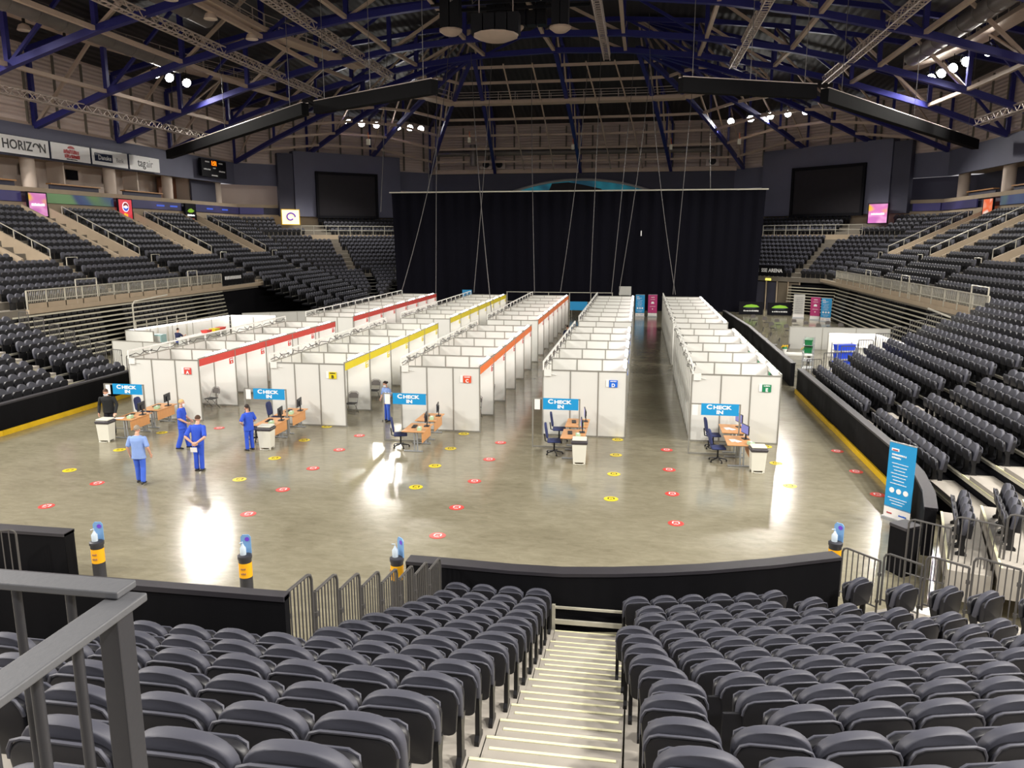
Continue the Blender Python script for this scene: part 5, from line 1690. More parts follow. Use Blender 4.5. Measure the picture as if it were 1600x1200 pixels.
for x, ys_, who in ((-15.75, (26.5, 19.65, 17.63), 'line left of the men in blue'), (-10.02, (26.27, 24.31, 22.11, 19.99, 17.96), 'line right of the yellow check-in'), (-4.69, (26.13, 24.0, 21.66, 19.34, 17.31), 'line left of the blue check-in'),
                    (1.13, (26.12, 23.79, 21.43, 19.1), 'line left of the green check-in'), (6.9, (26.91, 24.54, 22.31), 'line beside the right barrier')):
    for k, y in enumerate(ys_):
        dot(x, y, 'dotred', 'white', 'red round floor sticker, %s from the booths, %s' % (nth(k + 1), who), 'red floor stickers')
dot(-5.42, 12.2, 'dotblue', 'white', 'blue round floor sticker behind the grey guardrails', 'blue floor sticker')

# hand sanitizer columns
sn = thing('sanitizer_stand', 'stand', 'sanitizer stand')
b = MB(); b.lathe([(0.17, 0), (0.17, 0.03), (0.125, 0.05), (0.125, 0.98), (0.14, 1.0), (0.14, 1.06), (0.10, 1.08)], (0, 0, 0), 20); b.build('column', 'column_black', sn, 40)
b = MB(); b.lathe([(0.127, 0.62), (0.127, 0.92)], (0, 0, 0), 20); b.build('amber_sticker', 'stickeryellow', sn, 40)
scribble('sticker_line', sn, 0, -0.128, 0.72, 0.1, 0.04, 'woodrail', 5); scribble('sticker_line', sn, 0, -0.128, 0.82, 0.1, 0.04, 'woodrail', 5)
b = MB(); b.lathe([(0.055, 1.06), (0.06, 1.08), (0.06, 1.22), (0.03, 1.26), (0.015, 1.30)], (-0.02, -0.02, 0), 12); b.path([(-0.02, -0.02, 1.29), (-0.02, -0.02, 1.34), (-0.07, -0.06, 1.33)], 0.01, 6); b.build('pump_bottle', 'clear', sn, 40)
b = MB(); b.prism([(-0.09, 1.06), (0.11, 1.06), (0.11, 1.40), (0.07, 1.45), (-0.05, 1.45), (-0.09, 1.40)], (0, 0.08, 0), (1, 0, 0), (0, 0, 1), (0, 0.02, 0)); bp_ = b.build('back_board', 'lightblue', sn)
b = MB(); b.lathe([(0.045, -0.006), (0.045, 0)], (0, 0, 0), 16); b.v = [(v[0] + 0.04, 0.078 + v[2], v[1] + 1.36) for v in b.v]; b.build('round_mark', 'purple', sn)
un = []
for x, y, lab in ((-10.84, 13.33, 'dark sanitizer column with amber sticker, by the low left barrier'), (-7.49, 13.18, 'dark sanitizer column with amber sticker, middle of the floor entrance'),
                  (-4.50, 13.55, 'dark sanitizer column with amber sticker, left of the curved barrier'), (4.15, 15.75, 'dark sanitizer column with amber sticker, right end of the curved barrier')):
    place(sn, un, (x, y, 0), R(10) if x < -5 else R(-40), lab, 'hand sanitizer columns')

# roll-up banners
def rollup(p, rz, w, h, m, label, kind):
    o = thing('rollup_banner', label, 'roll-up banner', (p[0], p[1], 0), rz, 'roll-up banners')
    MB().box((0, 0, h * 0.57 + 0.04), (w, 0.012, h * 0.84)).build('printed_cloth', m, o)
    MB().box((0, 0, 0.16 * h / 2 + 0.05), (w, 0.012, 0.16 * h)).build('white_foot_print', 'paper', o)
    MB().box((0, 0, 0.04), (w + 0.06, 0.12, 0.08)).build('cassette', 'steel', o)
    MB().box((0, 0, h + 0.03), (w, 0.03, 0.03)).build('top_bar', 'steel', o)
    if kind == 'info':
        scribble('heading', o, -w * 0.1, -0.012, h * 0.86, w * 0.55, 0.045, 'white', 9); scribble('heading', o, -w * 0.2, -0.012, h * 0.82, w * 0.35, 0.045, 'white', 6)
        for k in range(7): scribble('text_line', o, -w * 0.04, -0.012, h * (0.75 - 0.043 * k), w * (0.62 - 0.1 * (k % 3)), 0.02, 'white', 14)
        for sx in (-1, 0, 1):
            b = MB(); b.lathe([(w * 0.095, -0.006), (w * 0.095, 0)], (0, 0, 0), 16); b.v = [(v[0] + sx * w * 0.26, -0.008 + v[2], v[1] + h * 0.40) for v in b.v]; b.build('round_icon', 'white', o)
        for k in range(3): scribble('text_line', o, -w * 0.02, -0.012, h * (0.30 - 0.035 * k), w * (0.72 - 0.15 * k), 0.018, 'white', 14)
        MB().box((-w * 0.26, -0.01, h * 0.92), (w * 0.28, 0.01, 0.07)).build('emblem', 'white', o); MB().box((-w * 0.26, -0.016, h * 0.915), (w * 0.2, 0.01, 0.03)).build('emblem_line', 'redink', o)
        scribble('logo', o, -w * 0.28, -0.012, 0.2, w * 0.2, 0.04, 'redink', 3); scribble('logo', o, w * 0.22, -0.012, 0.2, w * 0.3, 0.04, 'bluesign', 5)
    elif kind == 'queue':
        scribble('heading', o, 0, -0.012, h * 0.9, w * 0.4, 0.07, 'white', 4); scribble('text_line', o, 0, -0.012, h * 0.8, w * 0.5, 0.04, 'white', 8)
        b = MB(); b.prism([(-0.14, 0), (-0.14, 0.1), (-0.08, 0.2), (0.08, 0.2), (0.14, 0.1), (0.14, 0)], (0, -0.014, h * 0.60), (1, 0, 0), (0, 0, 1), (0, 0.008, 0)); b.build('pictogram', 'white', o)
        scribble('text_line', o, 0, -0.012, h * 0.48, w * 0.6, 0.04, 'white', 8); b = MB(); b.lathe([(0.05, -0.006), (0.05, 0)], (0, 0, 0), 14); b.v = [(v[0], -0.008 + v[2], v[1] + h * 0.36) for v in b.v]; b.build('round_icon', 'white', o)
    else:
        for k in range(9): scribble('text_line', o, 0, -0.012, h * (0.88 - 0.08 * k), w * 0.7, 0.06, 'greyink', 8)
    return o
rollup((6.72, 20.1), R(-52), 0.74, 2.05, 'cyan', 'tall blue roll-up banner with white text at the bend of the right barrier', 'info')
rollup((0.19, 71.87), 0, 0.82, 2.0, 'cyan', 'blue roll-up banner in the aisle end before the curtain', 'info')
rollup((1.33, 72.05), 0, 0.82, 2.0, 'magenta', 'magenta roll-up banner in the aisle end before the curtain', 'queue')
rollup((14.4, 73.0), R(-10), 0.95, 2.1, 'greyboard', 'grey-white roll-up banner by the far right retracted stand', 'list')
rollup((15.5, 71.5), R(-25), 0.82, 2.0, 'magenta', 'magenta roll-up banner by the far right retracted stand', 'queue')
rollup((16.15, 70.3), R(-25), 0.85, 2.0, 'cyan', 'blue roll-up banner by the far right retracted stand', 'info')
for i, (x, y, w, m, lab) in enumerate(((-15.8, 70.5, 0.9, 'cyan', 'blue notice board behind the rear red-signed booths'), (-5.4, 71.0, 1.6, 'cyan', 'blue notice board behind the rear orange-signed booths'), (-1.2, 71.5, 1.1, 'greyboard', 'grey notice board beside the blue banner before the curtain'))):
    o = thing('notice_board', lab, 'notice board', (x, y, 0), 0)
    zc_ = (2.0, 1.0, 2.4)[i]
    MB().box((0, 0, zc_), (w, 0.03, 0.8)).build('board', m, o)
    b = MB()
    for sx in (-1, 1): b.box((sx * w * 0.4, 0.03, zc_ / 2), (0.04, 0.04, zc_)); b.box((sx * w * 0.4, 0.03, 0.02), (0.05, 0.4, 0.04))
    b.build('stand', 'alu', o)
# railing frame before the curtain
o = thing('stage_railing', 'white tube railing standing behind the rear booths before the curtain', 'railing', (-7.4, 72.8, 0))
b = MB()
for k in range(6): b.box((-5 + 2 * k, 0, 1.05), (0.06, 0.06, 2.1))
b.box((0, 0, 2.1), (10.1, 0.06, 0.06)); b.box((0, 0, 1.2), (10.1, 0.05, 0.05)); b.build('frame', 'railpale', o)

# doors and boards under the far right corner seats
b = MB(); slab(b, 11.9, 82.6, 15.5, 79.0, 2.9, 3.3, 0.3); struct(b, 'trim_4', 'concrete')
for k in range(5):
    t = k / 4
    b = MB(); b.box((0, 0, 1.45), (0.12, 0.16, 2.9)); b.build('trim_%d' % (5 + k), 'concrete', None, None, (11.9 + 3.6 * t, 82.6 - 3.6 * t, 0))['kind'] = 'structure'
for k in range(4):
    t = (k + 0.5) / 4
    o = MB().box((0, 0, 1.4), (1.15, 0.08, 2.8), R(-45)).build('door_%d' % (k + 1), 'bluegreydark' if k in (0, 1) else 'tent', None, None, (12.0 + 3.6 * t, 82.7 - 3.6 * t, 0)); o['kind'] = 'structure'
o = thing('black_banner', 'black cloth banner lettered THE SSE ARENA hanging over the far right doors', 'banner', (12.7, 81.2, 3.95), R(-45))
MB().box((0, 0, 0), (4.0, 0.05, 1.05)).build('cloth', 'drape', o)
text('lettering', 'THE  SSE ARENA', 0.5, 'white', o, (0, -0.04, 0.0), RT, 0.004, 0.012)
b = MB(); b.path([(-1.05 + 0.1 * math.cos(a), -0.04, 0.05 + 0.22 * math.sin(a)) for a in [PI * k / 6 + 0.6 for k in range(8)]], 0.03, 6); b.build('flame_logo', 'white', o)
o = MB().box((0, 0, 0), (0.6, 0.12, 0.2), R(-45)).build('exit_sign', 'exit', None, None, (12.9, 81.3, 3.05)); tag(o, 'lit yellow exit box over the far right doors', 'exit sign')
o = MB().box((0, 0, 0), (0.6, 0.12, 0.2), R(45)).build('exit_sign', 'exit', None, None, (-25.7, 82.2, 3.6)); tag(o, 'lit yellow exit box by the left edge of the curtain', 'exit sign')
for i, x in enumerate((10.6, 13.1)):
    o = thing('arena_board', 'dark board with a green leaf before the far right doors, %s from the curtain' % nth(i + 1), 'board', (x, 75.6 - 0.6 * i, 0), R(-6), 'dark leaf boards by the far doors')
    MB().box((0, 0, 0.62), (2.2, 0.06, 1.2)).build('board', 'scrframe', o)
    b = MB(); b.prism([(-0.75, 0), (-0.45, 0.2), (0.0, 0.27), (0.5, 0.2), (0.75, 0.02), (0.2, -0.02), (-0.4, -0.02)], (0, -0.05, 0.72), (1, 0, 0), (0, 0, 1), (0, 0.015, 0)); b.build('green_shape', 'screengreen', o)
    b = MB(); b.prism([(-0.7, -0.04), (0.0, -0.05), (0.7, 0.0), (0.3, -0.16), (-0.4, -0.16)], (0, -0.05, 0.72), (1, 0, 0), (0, 0, 1), (0, 0.015, 0)); b.build('blue_shape', 'navy', o)
    scribble('lettering', o, 0, -0.045, 0.38, 1.4, 0.14, 'white', 9)

# ================================================================== SIDE COUNTERS, RACK, SMALL THINGS
def screen_wall(p, q, h, label, led=True, m='whiteboard', name='counter_wall'):
    o = thing(name, label, 'screen wall', (p[0], p[1], 0), 0, None)
    d = Vector((q[0] - p[0], q[1] - p[1], 0)); a = math.atan2(d.y, d.x); L = d.length
    n = max(1, round(L / 2.0))
    b = MB(); b.box(d / 2 + Vector((0, 0, h / 2)), (L, 0.05, h), a); b.build('panel', m, o)
    b = MB()
    for k in range(n + 1): b.box(d * (k / n) + Vector((0, 0, h / 2)), (0.05, 0.065, h), a)
    b.box(d / 2 + Vector((0, 0, h)), (L, 0.07, 0.04), a); b.build('frame', 'alu', o)
    return o, d, a, L
def led(o, d, a, L, h, side):
    nrm = Vector((-math.sin(a), math.cos(a), 0)) * side
    b = MB(); b.box(d / 2 + nrm * 0.06 + Vector((0, 0, h - 0.05)), (L - 0.1, 0.06, 0.07), a); b.build('led_strip', 'strip', o)
    c = Vector(o.location) + d / 2 + nrm * 0.12 + Vector((0, 0, h - 0.06))
    area('counter_strip', c, c + nrm * 0.8 - Vector((0, 0, 0.5)), 5 * L, L, 0.08, (1, 0.92, 0.93))
H_ = 2.0
w1 = screen_wall((-31.9, 43.8), (-30.4, 53.6), 1.45, 'long white counter wall with a lit strip by the left retracted stand'); led(*w1, 1.45, -1)
w2 = screen_wall((-30.3, 53.7), (-26.8, 54.0), 1.45, 'short white counter wall with a lit strip, end of the left nursing station'); led(*w2, 1.45, -1)
screen_wall((-31.9, 43.7), (-29.7, 43.3), 1.45, 'white counter wall closing the near end of the left nursing station')
screen_wall((-29.2, 38.8), (-25.0, 38.2), 1.5, 'plain white screen wall behind the left side stand', True, 'greyboard', 'white_screen')
screen_wall((-31.5, 57.6), (-24.1, 61.95), 1.2, 'grey-white low screen wall in front of the far left corner stand', True, 'greyboard', 'white_screen')
screen_wall((-24.0, 62.0), (-20.5, 63.0), 1.2, 'grey-white low screen wall behind the rear red-signed booths', True, 'greyboard', 'white_screen')
screen_wall((9.9, 52.6), (16.0, 52.2), 1.45, 'long grey-white screen wall beyond the right crate racks', True, 'greyboard', 'white_screen')
w3 = screen_wall((11.6, 49.4), (14.3, 49.3), 1.45, 'white counter wall with a lit strip in the right nursing station'); led(*w3, 1.45, -1)
w4 = screen_wall((14.35, 49.2), (15.0, 41.2), 1.45, 'long white counter wall with a lit strip under the right retracted stand'); led(*w4, 1.45, -1)
o = thing('station_counter', 'white work counter in the right nursing station', 'counter', (12.7, 47.6, 0))
MB().box((0, 0, 0.86), (2.2, 0.7, 0.05)).build('counter_top', 'whiteboard', o); MB().box((0, 0.1, 0.42), (2.1, 0.5, 0.84)).build('cupboard', 'greyboard', o)
o = thing('station_counter', 'white work counter beside the seated man in the left nursing station', 'counter', (-28.7, 47.2, 0))
MB().box((0, 0, 0.86), (0.7, 5.2, 0.05)).build('counter_top', 'whiteboard', o); MB().box((0, 0, 0.42), (0.5, 5.0, 0.84)).build('cupboard', 'greyboard', o)
for i, (yy, m, nm) in enumerate(((47.6, 'red', 'red'), (48.6, 'yel', 'yellow'), (49.4, 'red', 'red'))):
    o = thing('storage_tray', '%s storage tray on the left station counter, %s from its near end' % (nm, nth(i + 1)), 'tray', (-28.7, yy, 0.887), 0, 'storage trays on the left counter')
    b = MB(); b.loft([[(sx * w, sy * w * 1.3, z) for sx, sy in ((-1, -1), (1, -1), (1, 1), (-1, 1))] for z, w in ((0, 0.2), (0.16, 0.24))]); b.build('tray', m, o)
    MB().box((0, 0, 0.17), (0.5, 0.64, 0.02)).build('rim', m, o)
o = thing('supply_fridge', 'pale teal supply cabinet beside the seated man', 'cabinet', (-30.0, 43.95, 0), 0)
MB().box((0, 0, 0.6), (1.1, 0.6, 1.2)).build('body', 'fridge', o, None, None, 0.02); MB().box((0, -0.31, 0.6), (1.0, 0.03, 1.05)).build('door', 'greyboard', o); MB().box((0.4, -0.34, 0.7), (0.03, 0.03, 0.3)).build('handle', 'steel', o)
# crate rack
def rack(p, rz, label, rows, cm, cname):
    o = thing('crate_rack', label, 'rack', (p[0], p[1], 0), rz)
    W_, D_, H_ = 1.1, 0.5, 1.9
    for sx in (-1, 1):
        for sy in (-1, 1): MB().box((sx * W_ / 2, sy * D_ / 2, H_ / 2 + 0.08), (0.035, 0.035, H_)).build('upright', 'steel', o)
    for k in range(rows): MB().box((0, 0, 0.35 + 0.42 * k), (W_, D_, 0.025)).build('shelf', 'steel', o)
    for sx in (-1, 1):
        for sy in (-1, 1):
            b = MB(); b.lathe([(0.05, -0.015), (0.05, 0.015)], (0, 0, 0), 12); b.v = [(sx * W_ / 2 + v[2], sy * D_ / 2 + v[0], 0.05 + v[1]) for v in b.v]; b.build('caster', 'casting', o)
    return o
def crate(p, rz, m, label, group, w=0.5):
    o = thing('storage_crate', label, 'crate', p, rz, group)
    b = MB(); b.loft([[(sx * w * k, sy * 0.19 * k, z) for sx, sy in ((-1, -1), (1, -1), (1, 1), (-1, 1))] for z, k in ((0, 0.92), (0.26, 1.0))]); b.build('body', m, o)
    b = MB(); b.box((0, 0, 0.27), (w * 2 + 0.05, 0.43, 0.03)); b.build('rim', m, o)
rack((10.35, 40.6), R(20), 'silver rack of blue crates by the far end of the right side stand', 4, 'crateblue', 'blue')
for k in range(4):
    crate((10.35, 40.6, 0.364 + 0.42 * k), R(20), 'crateblue', 'blue storage crate on the silver rack, %s shelf up' % nth(k + 1), 'blue crates on the rack')
rack((9.05, 42.6), R(75), 'silver rack of green crates behind the blue crate rack', 4, 'crategreen', 'green')
for k in (2, 3):
    for e in (-1, 1):
        crate((9.05 + 0.27 * e * math.cos(R(75)), 42.6 + 0.27 * e * math.sin(R(75)), 0.364 + 0.42 * k), R(75), 'crategreen', 'green storage crate, %s shelf of the rear rack, %s end' % (nth(k + 1), 'near' if e < 0 else 'far'), 'green crates on the rear rack', 0.24)
crate((9.9, 39.2, 0.0), R(10), 'crateblue', 'blue storage crate standing on the floor before the rack', 'blue crates on the rack', 0.35)
for i, (x, y) in enumerate(((8.6, 46.8), (9.6, 46.2))):
    o = thing('flower_pot', 'small pot of yellow flowers on the low stand behind the right barrier, %s pot' % nth(i + 1), 'flowers', (x, y, 0.55), 0, 'yellow flower pots')
    b = MB(); b.lathe([(0.1, 0), (0.15, 0.22)], (0, 0, 0), 12); b.build('pot', 'whiteboard', o, 40)
    b = MB()
    for k in range(14):
        b.ball((random.uniform(-.16, .16), random.uniform(-.16, .16), random.uniform(.28, .42)), 0.05, 7, 5)
    b.build('blooms', 'yellow', o, 60)
    MB().ball((0, 0, 0.26), (0.16, 0.16, 0.1), 10, 6).build('leaves', 'green', o, 60)
o = thing('low_stand', 'low white stand carrying two pots of yellow flowers', 'stand', (9.1, 46.5, 0))
MB().box((0, 0, 0.52), (2.0, 1.0, 0.06)).build('top', 'whiteboard', o); 
for sx in (-1, 1): MB().box((sx * 0.85, 0, 0.245), (0.06, 0.8, 0.49)).build('leg', 'steel', o)
# tall access rails by the retracted stands
for side, (x, y0, y1, nm) in ((-1, (-31.6, 44.2, 48.2, 'left')), (1, (15.6, 41.0, 45.5, 'right'))):
    b = MB(); b.path([(0, 0, 0), (0, 0, 3.0), (0.0, 0.2, 3.2), (side * 0.2, y1 - y0, 3.35)], 0.05, 8)
    o = b.build('tall_hoop_rail', 'railpale', None, 40, (x, y0, 0)); tag(o, 'tall pale tube rail standing before the %s retracted stand' % nm, 'handrail')
for side, x, ys_, nm in ((-1, -31.4, (50.0, 51.2, 52.4, 53.6), 'left'),):
    o = thing('low_rail', 'low pale railing behind the left white counter wall', 'railing', (x - 0.3, 44.5, 0))
    b = MB()
    for k in range(6): b.box((0.14 * k * 1.0, 0.9 * k, 1.0), (0.05, 0.05, 2.0))
    b.beam((0, 0, 2.0), (0.7, 4.5, 2.0), 0.05, 0.05); b.beam((0, 0, 1.6), (0.7, 4.5, 1.6), 0.04, 0.04); b.build('frame', 'railpale', o)

# hanging cables
CB = [((-19.2, 74.0, 21.0), (-17.2, 64.5, 2.5), 0.0, 'thin grey cable hanging down to the rear red-signed booths'),
      ((-17.0, 70.0, 22.5), (-19.1, 60.5, 2.6), 0.3, 'thin grey cable curving down behind the rear red-signed booths'),
      ((-15.2, 70.2, 22.8), (-8.8, 46.0, 2.7), 0.25, 'long slanting grey cable reaching the middle booth row'),
      ((-13.9, 74, 21.6), (-13.8, 64.2, 2.6), 0.1, 'thin grey cable hanging to the rear yellow-signed booths'),
      ((-10.6, 76, 21.4), (-8.6, 64.2, 2.6), 0.3, 'thin grey cable curving to the rear orange-signed booths'),
      ((-5.0, 74, 21.9), (-6.6, 66, 2.6), 0.2, 'thin grey cable slanting down before the curtain middle'),
      ((-3.9, 74, 21.9), (-4.0, 65, 2.6), 0.0, 'straight grey cable hanging before the curtain middle'),
      ((0.6, 74, 21.7), (-1.6, 64.8, 2.6), 0.2, 'thin grey cable slanting to the rear blue-signed booths'),
      ((-0.9, 76, 21.5), (-2.2, 64.5, 2.6), 0.05, 'straight thin cable left of the aisle banners'),
      ((0.2, 70.2, 22.6), (3.0, 64.5, 2.6), 0.25, 'thin grey cable slanting down right of the aisle banners'),
      ((4.5, 76, 20.9), (2.8, 64.6, 2.6), 0.05, 'straight grey cable hanging to the rear green-signed booths'),
      ((6.4, 84, 18.5), (6.6, 79.0, 11.9), 0.0, 'short straight cable holding the curtain track on the right'),
      ((-24.0, 74, 20.5), (-24.6, 72.4, 9.6), 0.0, 'thin cable hanging before the left dark video screen'),
      ((-21.8, 80, 19.9), (-21.6, 79.0, 11.9), 0.0, 'short cable holding the curtain track on the left')]
for p, q, sag, lab in CB:
    p = Vector(p); p.z = roofz(p.x, p.y) + 0.02; q = Vector(q)
    pts = []
    for k in range(15):
        t = k / 14
        c = p.lerp(q, t)
        c.x = p.x + (q.x - p.x) * (t ** (1 + 2 * sag))
        c.y = p.y + (q.y - p.y) * (t ** (1 + 2 * sag))
        pts.append(c - p)
    b = MB(); b.path(pts, 0.028, 5)
    o = b.build('hanging_cable', 'cable', None, None, p)
    tag(o, lab, 'cable', 'hanging power cables')
for i, (x, y, z) in enumerate(((-26.0, 73.5, 16.2), (-18.6, 85, 17.6), (-7.6, 88, 17.0), (3.0, 88, 16.8), (9.9, 86, 17.0))):
    o = thing('chain_hoist', 'small orange-hooked chain hoist hung under the ribs, %s from the left' % nth(i + 1), 'hoist', (x, y, z), 0, 'chain hoists under the ribs')
    MB().box((0, 0, 0), (0.3, 0.3, 0.55)).build('motor', 'deckedge', o); b = MB(); b.path([(0, 0, 0.28), (0.08, 0, 0.4), (0, 0, 0.5), (0, 0, 0.9)], 0.04, 6); b.build('hook', 'orange', o)
for i, (x, z) in enumerate(((-19.6, 16.3), (-17.9, 16.3), (8.4, 16.3))):
    o = thing('wall_fan', 'pale round fan unit on the end wall cladding, %s from the left' % nth(i + 1), 'fan', (x, 99.4, z), 0, 'round fan units')
    MB().box((0, 0.2, 0), (1.5, 0.5, 1.1)).build('housing', 'lattice', o); b = MB(); b.lathe([(0.42, -0.3), (0.42, -0.05)], (0, 0, 0), 16); b.v = [(v[0], v[2], v[1]) for v in b.v]; b.build('round_grille', 'blackmetal', o, 40)

# ================================================================== PEOPLE
def limb(mb, pts, rr, n=10, flat=1.0):
    """tapering tube with rounded ends"""
    pts = [Vector(p) for p in pts]
    t0 = (pts[0] - pts[1]).normalized(); t1 = (pts[-1] - pts[-2]).normalized()
    P = [pts[0] + t0 * rr[0] * 0.8, pts[0] + t0 * rr[0] * 0.45] + pts + [pts[-1] + t1 * rr[-1] * 0.45, pts[-1] + t1 * rr[-1] * 0.8]
    Q = [rr[0] * 0.35, rr[0] * 0.85] + list(rr) + [rr[-1] * 0.85, rr[-1] * 0.35]
    mb.path(P, Q, n)
def ring(c, rx, ry, n=16, p=2.3):
    o = []
    for k in range(n):
        a = 2 * PI * k / n
        ca, sa = math.cos(a), math.sin(a)
        o.append((c[0] + rx * math.copysign(abs(ca) ** (2 / p), ca), c[1] + ry * math.copysign(abs(sa) ** (2 / p), sa), c[2]))
    return o
def skin_over(mb, name, m, parent, vox, smooth=4):
    o = mb.build(name, m, parent)
    r = o.modifiers.new('r', 'REMESH'); r.mode = 'VOXEL'; r.voxel_size = vox; r.use_smooth_shade = True
    s_ = o.modifiers.new('s', 'SMOOTH'); s_.iterations = smooth; s_.factor = 0.5
    bake(o)
    o.data.shade_smooth()
    return o
def hand(mb, w, d, palm, curl=0.35, s=1.0):
    """five-fingered hand at wrist w pointing along d, palm facing 'palm'; the thumb leaves the side of the palm"""
    w = Vector(w); d = Vector(d).normalized(); pn = Vector(palm); pn = (pn - d * pn.dot(d)).normalized(); sd = d.cross(pn)
    a = w + d * 0.085 * s
    for k in range(-2, 3):
        mb.path([w + sd * 0.013 * k * s, w + d * 0.045 * s + sd * 0.016 * k * s, a + sd * 0.0185 * k * s], [0.014 * s, 0.016 * s, 0.012 * s], 8)
    for k, l in ((-1.5, 0.066), (-0.5, 0.080), (0.5, 0.086), (1.5, 0.076)):
        b0 = a + sd * 0.0205 * k * s
        d1 = (d + pn * curl).normalized(); d2 = (d + pn * curl * 2.4).normalized()
        p1 = b0 + d1 * l * 0.5 * s; p2 = p1 + d2 * l * 0.5 * s
        mb.path([b0 - d * 0.01, p1, p2], [0.0105 * s, 0.0098 * s, 0.0085 * s], 7)
    t0 = w + d * 0.03 * s + sd * 0.030 * s
    t1 = t0 + (d * 0.6 + sd * 0.75 + pn * 0.25).normalized() * 0.040 * s
    mb.path([w + d * 0.02 * s, t0, t1, t1 + (d + sd * 0.25 + pn * 0.3).normalized() * 0.032 * s], [0.014 * s, 0.014 * s, 0.011 * s, 0.009 * s], 7)

def person(name, label, loc, rz, P):
    """P: joints in local space (x right, y forward, z up), clothing and hair choices"""
    o = thing(name, label, 'person', loc, rz)
    sc = P.get('scale', 1.0)
    o.scale = (sc, sc, sc)
    hip = Vector(P.get('hip', (0, 0, 0.93)))
    lean = Vector(P.get('lean', (0, 0, 0)))       # shift of the chest against the hips
    def T(z, k): return Vector((hip.x + lean.x * k, hip.y + lean.y * k, hip.z + z + lean.z * k))
    b = MB()
    fat = P.get('fat', 1.0); sw = P.get('sw', 1.0)
    tor = [(T(-0.06, 0), .150 * fat, .105 * fat), (T(0.03, 0.05), .158 * fat, .112 * fat), (T(0.14, 0.3), .146 * fat, .108 * fat), (T(0.26, 0.55), .152 * fat, .112 * fat), (T(0.38, 0.8), .165 * sw, .115 * fat), (T(0.46, 0.93), .165 * sw, .102), (T(0.505, 1.0), .115 * sw, .075), (T(0.53, 1.0), .065, .06)]
    b.loft([ring(c, rx, ry) for c, rx, ry in tor])
    nk = T(0.52, 1.0)
    hd = Vector(P.get('head', (0, 0.03, 0))) + nk
    limb(b, [nk - Vector((0, 0, 0.02)), nk + (hd - nk) * 0.5 + Vector((0, 0, 0.07))], [.058, .054])
    hc = hd + Vector((0, 0.015, 0.175))
    hy = P.get('turn', 0.0); hp = P.get('nod', 0.0)
    Hm = Matrix.Rotation(hy, 3, 'Z') @ Matrix.Rotation(hp, 3, 'X')
    def HD(p): return hc + Hm @ Vector(p)
    hb = MB()
    hb.ball((0, -0.012, 0.03), (.076, .094, .088), 16, 12)
    hb.ball((0, 0.022, -0.045), (.060, .070, .075), 14, 10)
    hb.ball((0, 0.060, -0.095), (.026, .024, .020), 10, 8)
    hb.loft([ring((0, 0.086, -0.045), .016, .014, 8), ring((0, 0.092, -0.035), .015, .016, 8), ring((0, 0.086, 0.005), .008, .010, 8)])
    for sx in (-1, 1):
        hb.ball((sx * 0.078, -0.012, -0.015), (.012, .020, .032), 8, 8)
        hb.ball((sx * 0.032, 0.066, 0.022), (.020, .012, .007), 8, 6)
    hb.ball((0, 0.083, -0.072), (.022, .010, .007), 8, 6)
    b.add([tuple(HD(v)) for v in hb.v], hb.f)
    # arms
    sh = {}
    for sx, k in ((-1, 'L'), (1, 'R')):
        s0 = T(0.445, 0.95) + Vector((sx * 0.185 * sw, 0, 0))
        sh[k] = s0
        e, w = Vector(P[k][0]), Vector(P[k][1])
        limb(b, [s0, s0.lerp(e, 0.35), e], [.052, .048, .040])
        limb(b, [e, e.lerp(w, 0.35), w], [.040, .041, .028])
        d = (w - e).normalized()
        hand(b, w, P[k][2] if len(P[k]) > 2 else d, P[k][3] if len(P[k]) > 3 else (-sx, 0.2, 0), P.get('curl', 0.35))
    legs = {}
    for sx, k in ((-1, 'l'), (1, 'r')):
        h0 = hip + Vector((sx * 0.085, 0, -0.03))
        kn, an = Vector(P[k][0]), Vector(P[k][1])
        legs[k] = (h0, kn, an)
        limb(b, [h0, h0.lerp(kn, 0.4), kn], [.088, .078, .055])
        limb(b, [kn, kn.lerp(an, 0.35), an], [.054, .055, .038])
    skin_over(b, 'body', 'skin', o, 0.0085, 2)
    # eyes
    eb = MB()
    for sx in (-1, 1): eb.ball((sx * 0.031, 0.073, 0.012), (.013, .008, .008), 8, 6)
    q = MB(); q.add([tuple(HD(v)) for v in eb.v], eb.f); q.build('eyes', 'ink', o, 60)
    # top
    b = MB()
    hem = P.get('hem', -0.17)
    g = 0.016
    rows = [(T(hem, 0), (.172 + P.get('flare', 0.0)) * fat, .128 * fat), (T(hem + 0.08, 0), .172 * fat, .126 * fat)] + [(c, rx + g, ry + g) for c, rx, ry in tor[2:6]] + [(T(0.50, 1.0), .125 * sw, .088), (T(0.525, 1.0), .080, .075)]
    b.loft([ring(c, rx, ry) for c, rx, ry in rows])
    for k in ('L', 'R'):
        s0 = sh[k]; e, w = Vector(P[k][0]), Vector(P[k][1])
        if P.get('sleeve', 'short') == 'short':
            limb(b, [s0, s0.lerp(e, 0.45), s0.lerp(e, 0.8)], [.066, .068, .070])
        else:
            limb(b, [s0, s0.lerp(e, 0.5), e], [.066, .062, .056]); limb(b, [e, e.lerp(w, 0.5), e.lerp(w, 0.97)], [.056, .052, .044])
    skin_over(b, 'top', P['top'], o, 0.011, 3)
    # trousers
    b = MB()
    b.loft([ring(c, rx, ry) for c, rx, ry in ((T(-0.12, 0), .150 * fat, .118 * fat), (T(-0.02, 0), .166 * fat, .122 * fat), (T(0.06, 0.05), .160 * fat, .118 * fat))])
    for k in ('l', 'r'):
        h0, kn, an = legs[k]
        w_ = P.get('wide', 1.0)
        limb(b, [h0, h0.lerp(kn, 0.4), kn], [.102, .094, .074 * w_]); limb(b, [kn, kn.lerp(an, 0.5), an + Vector((0, 0, 0.02))], [.074 * w_, .072 * w_, .070 * w_])
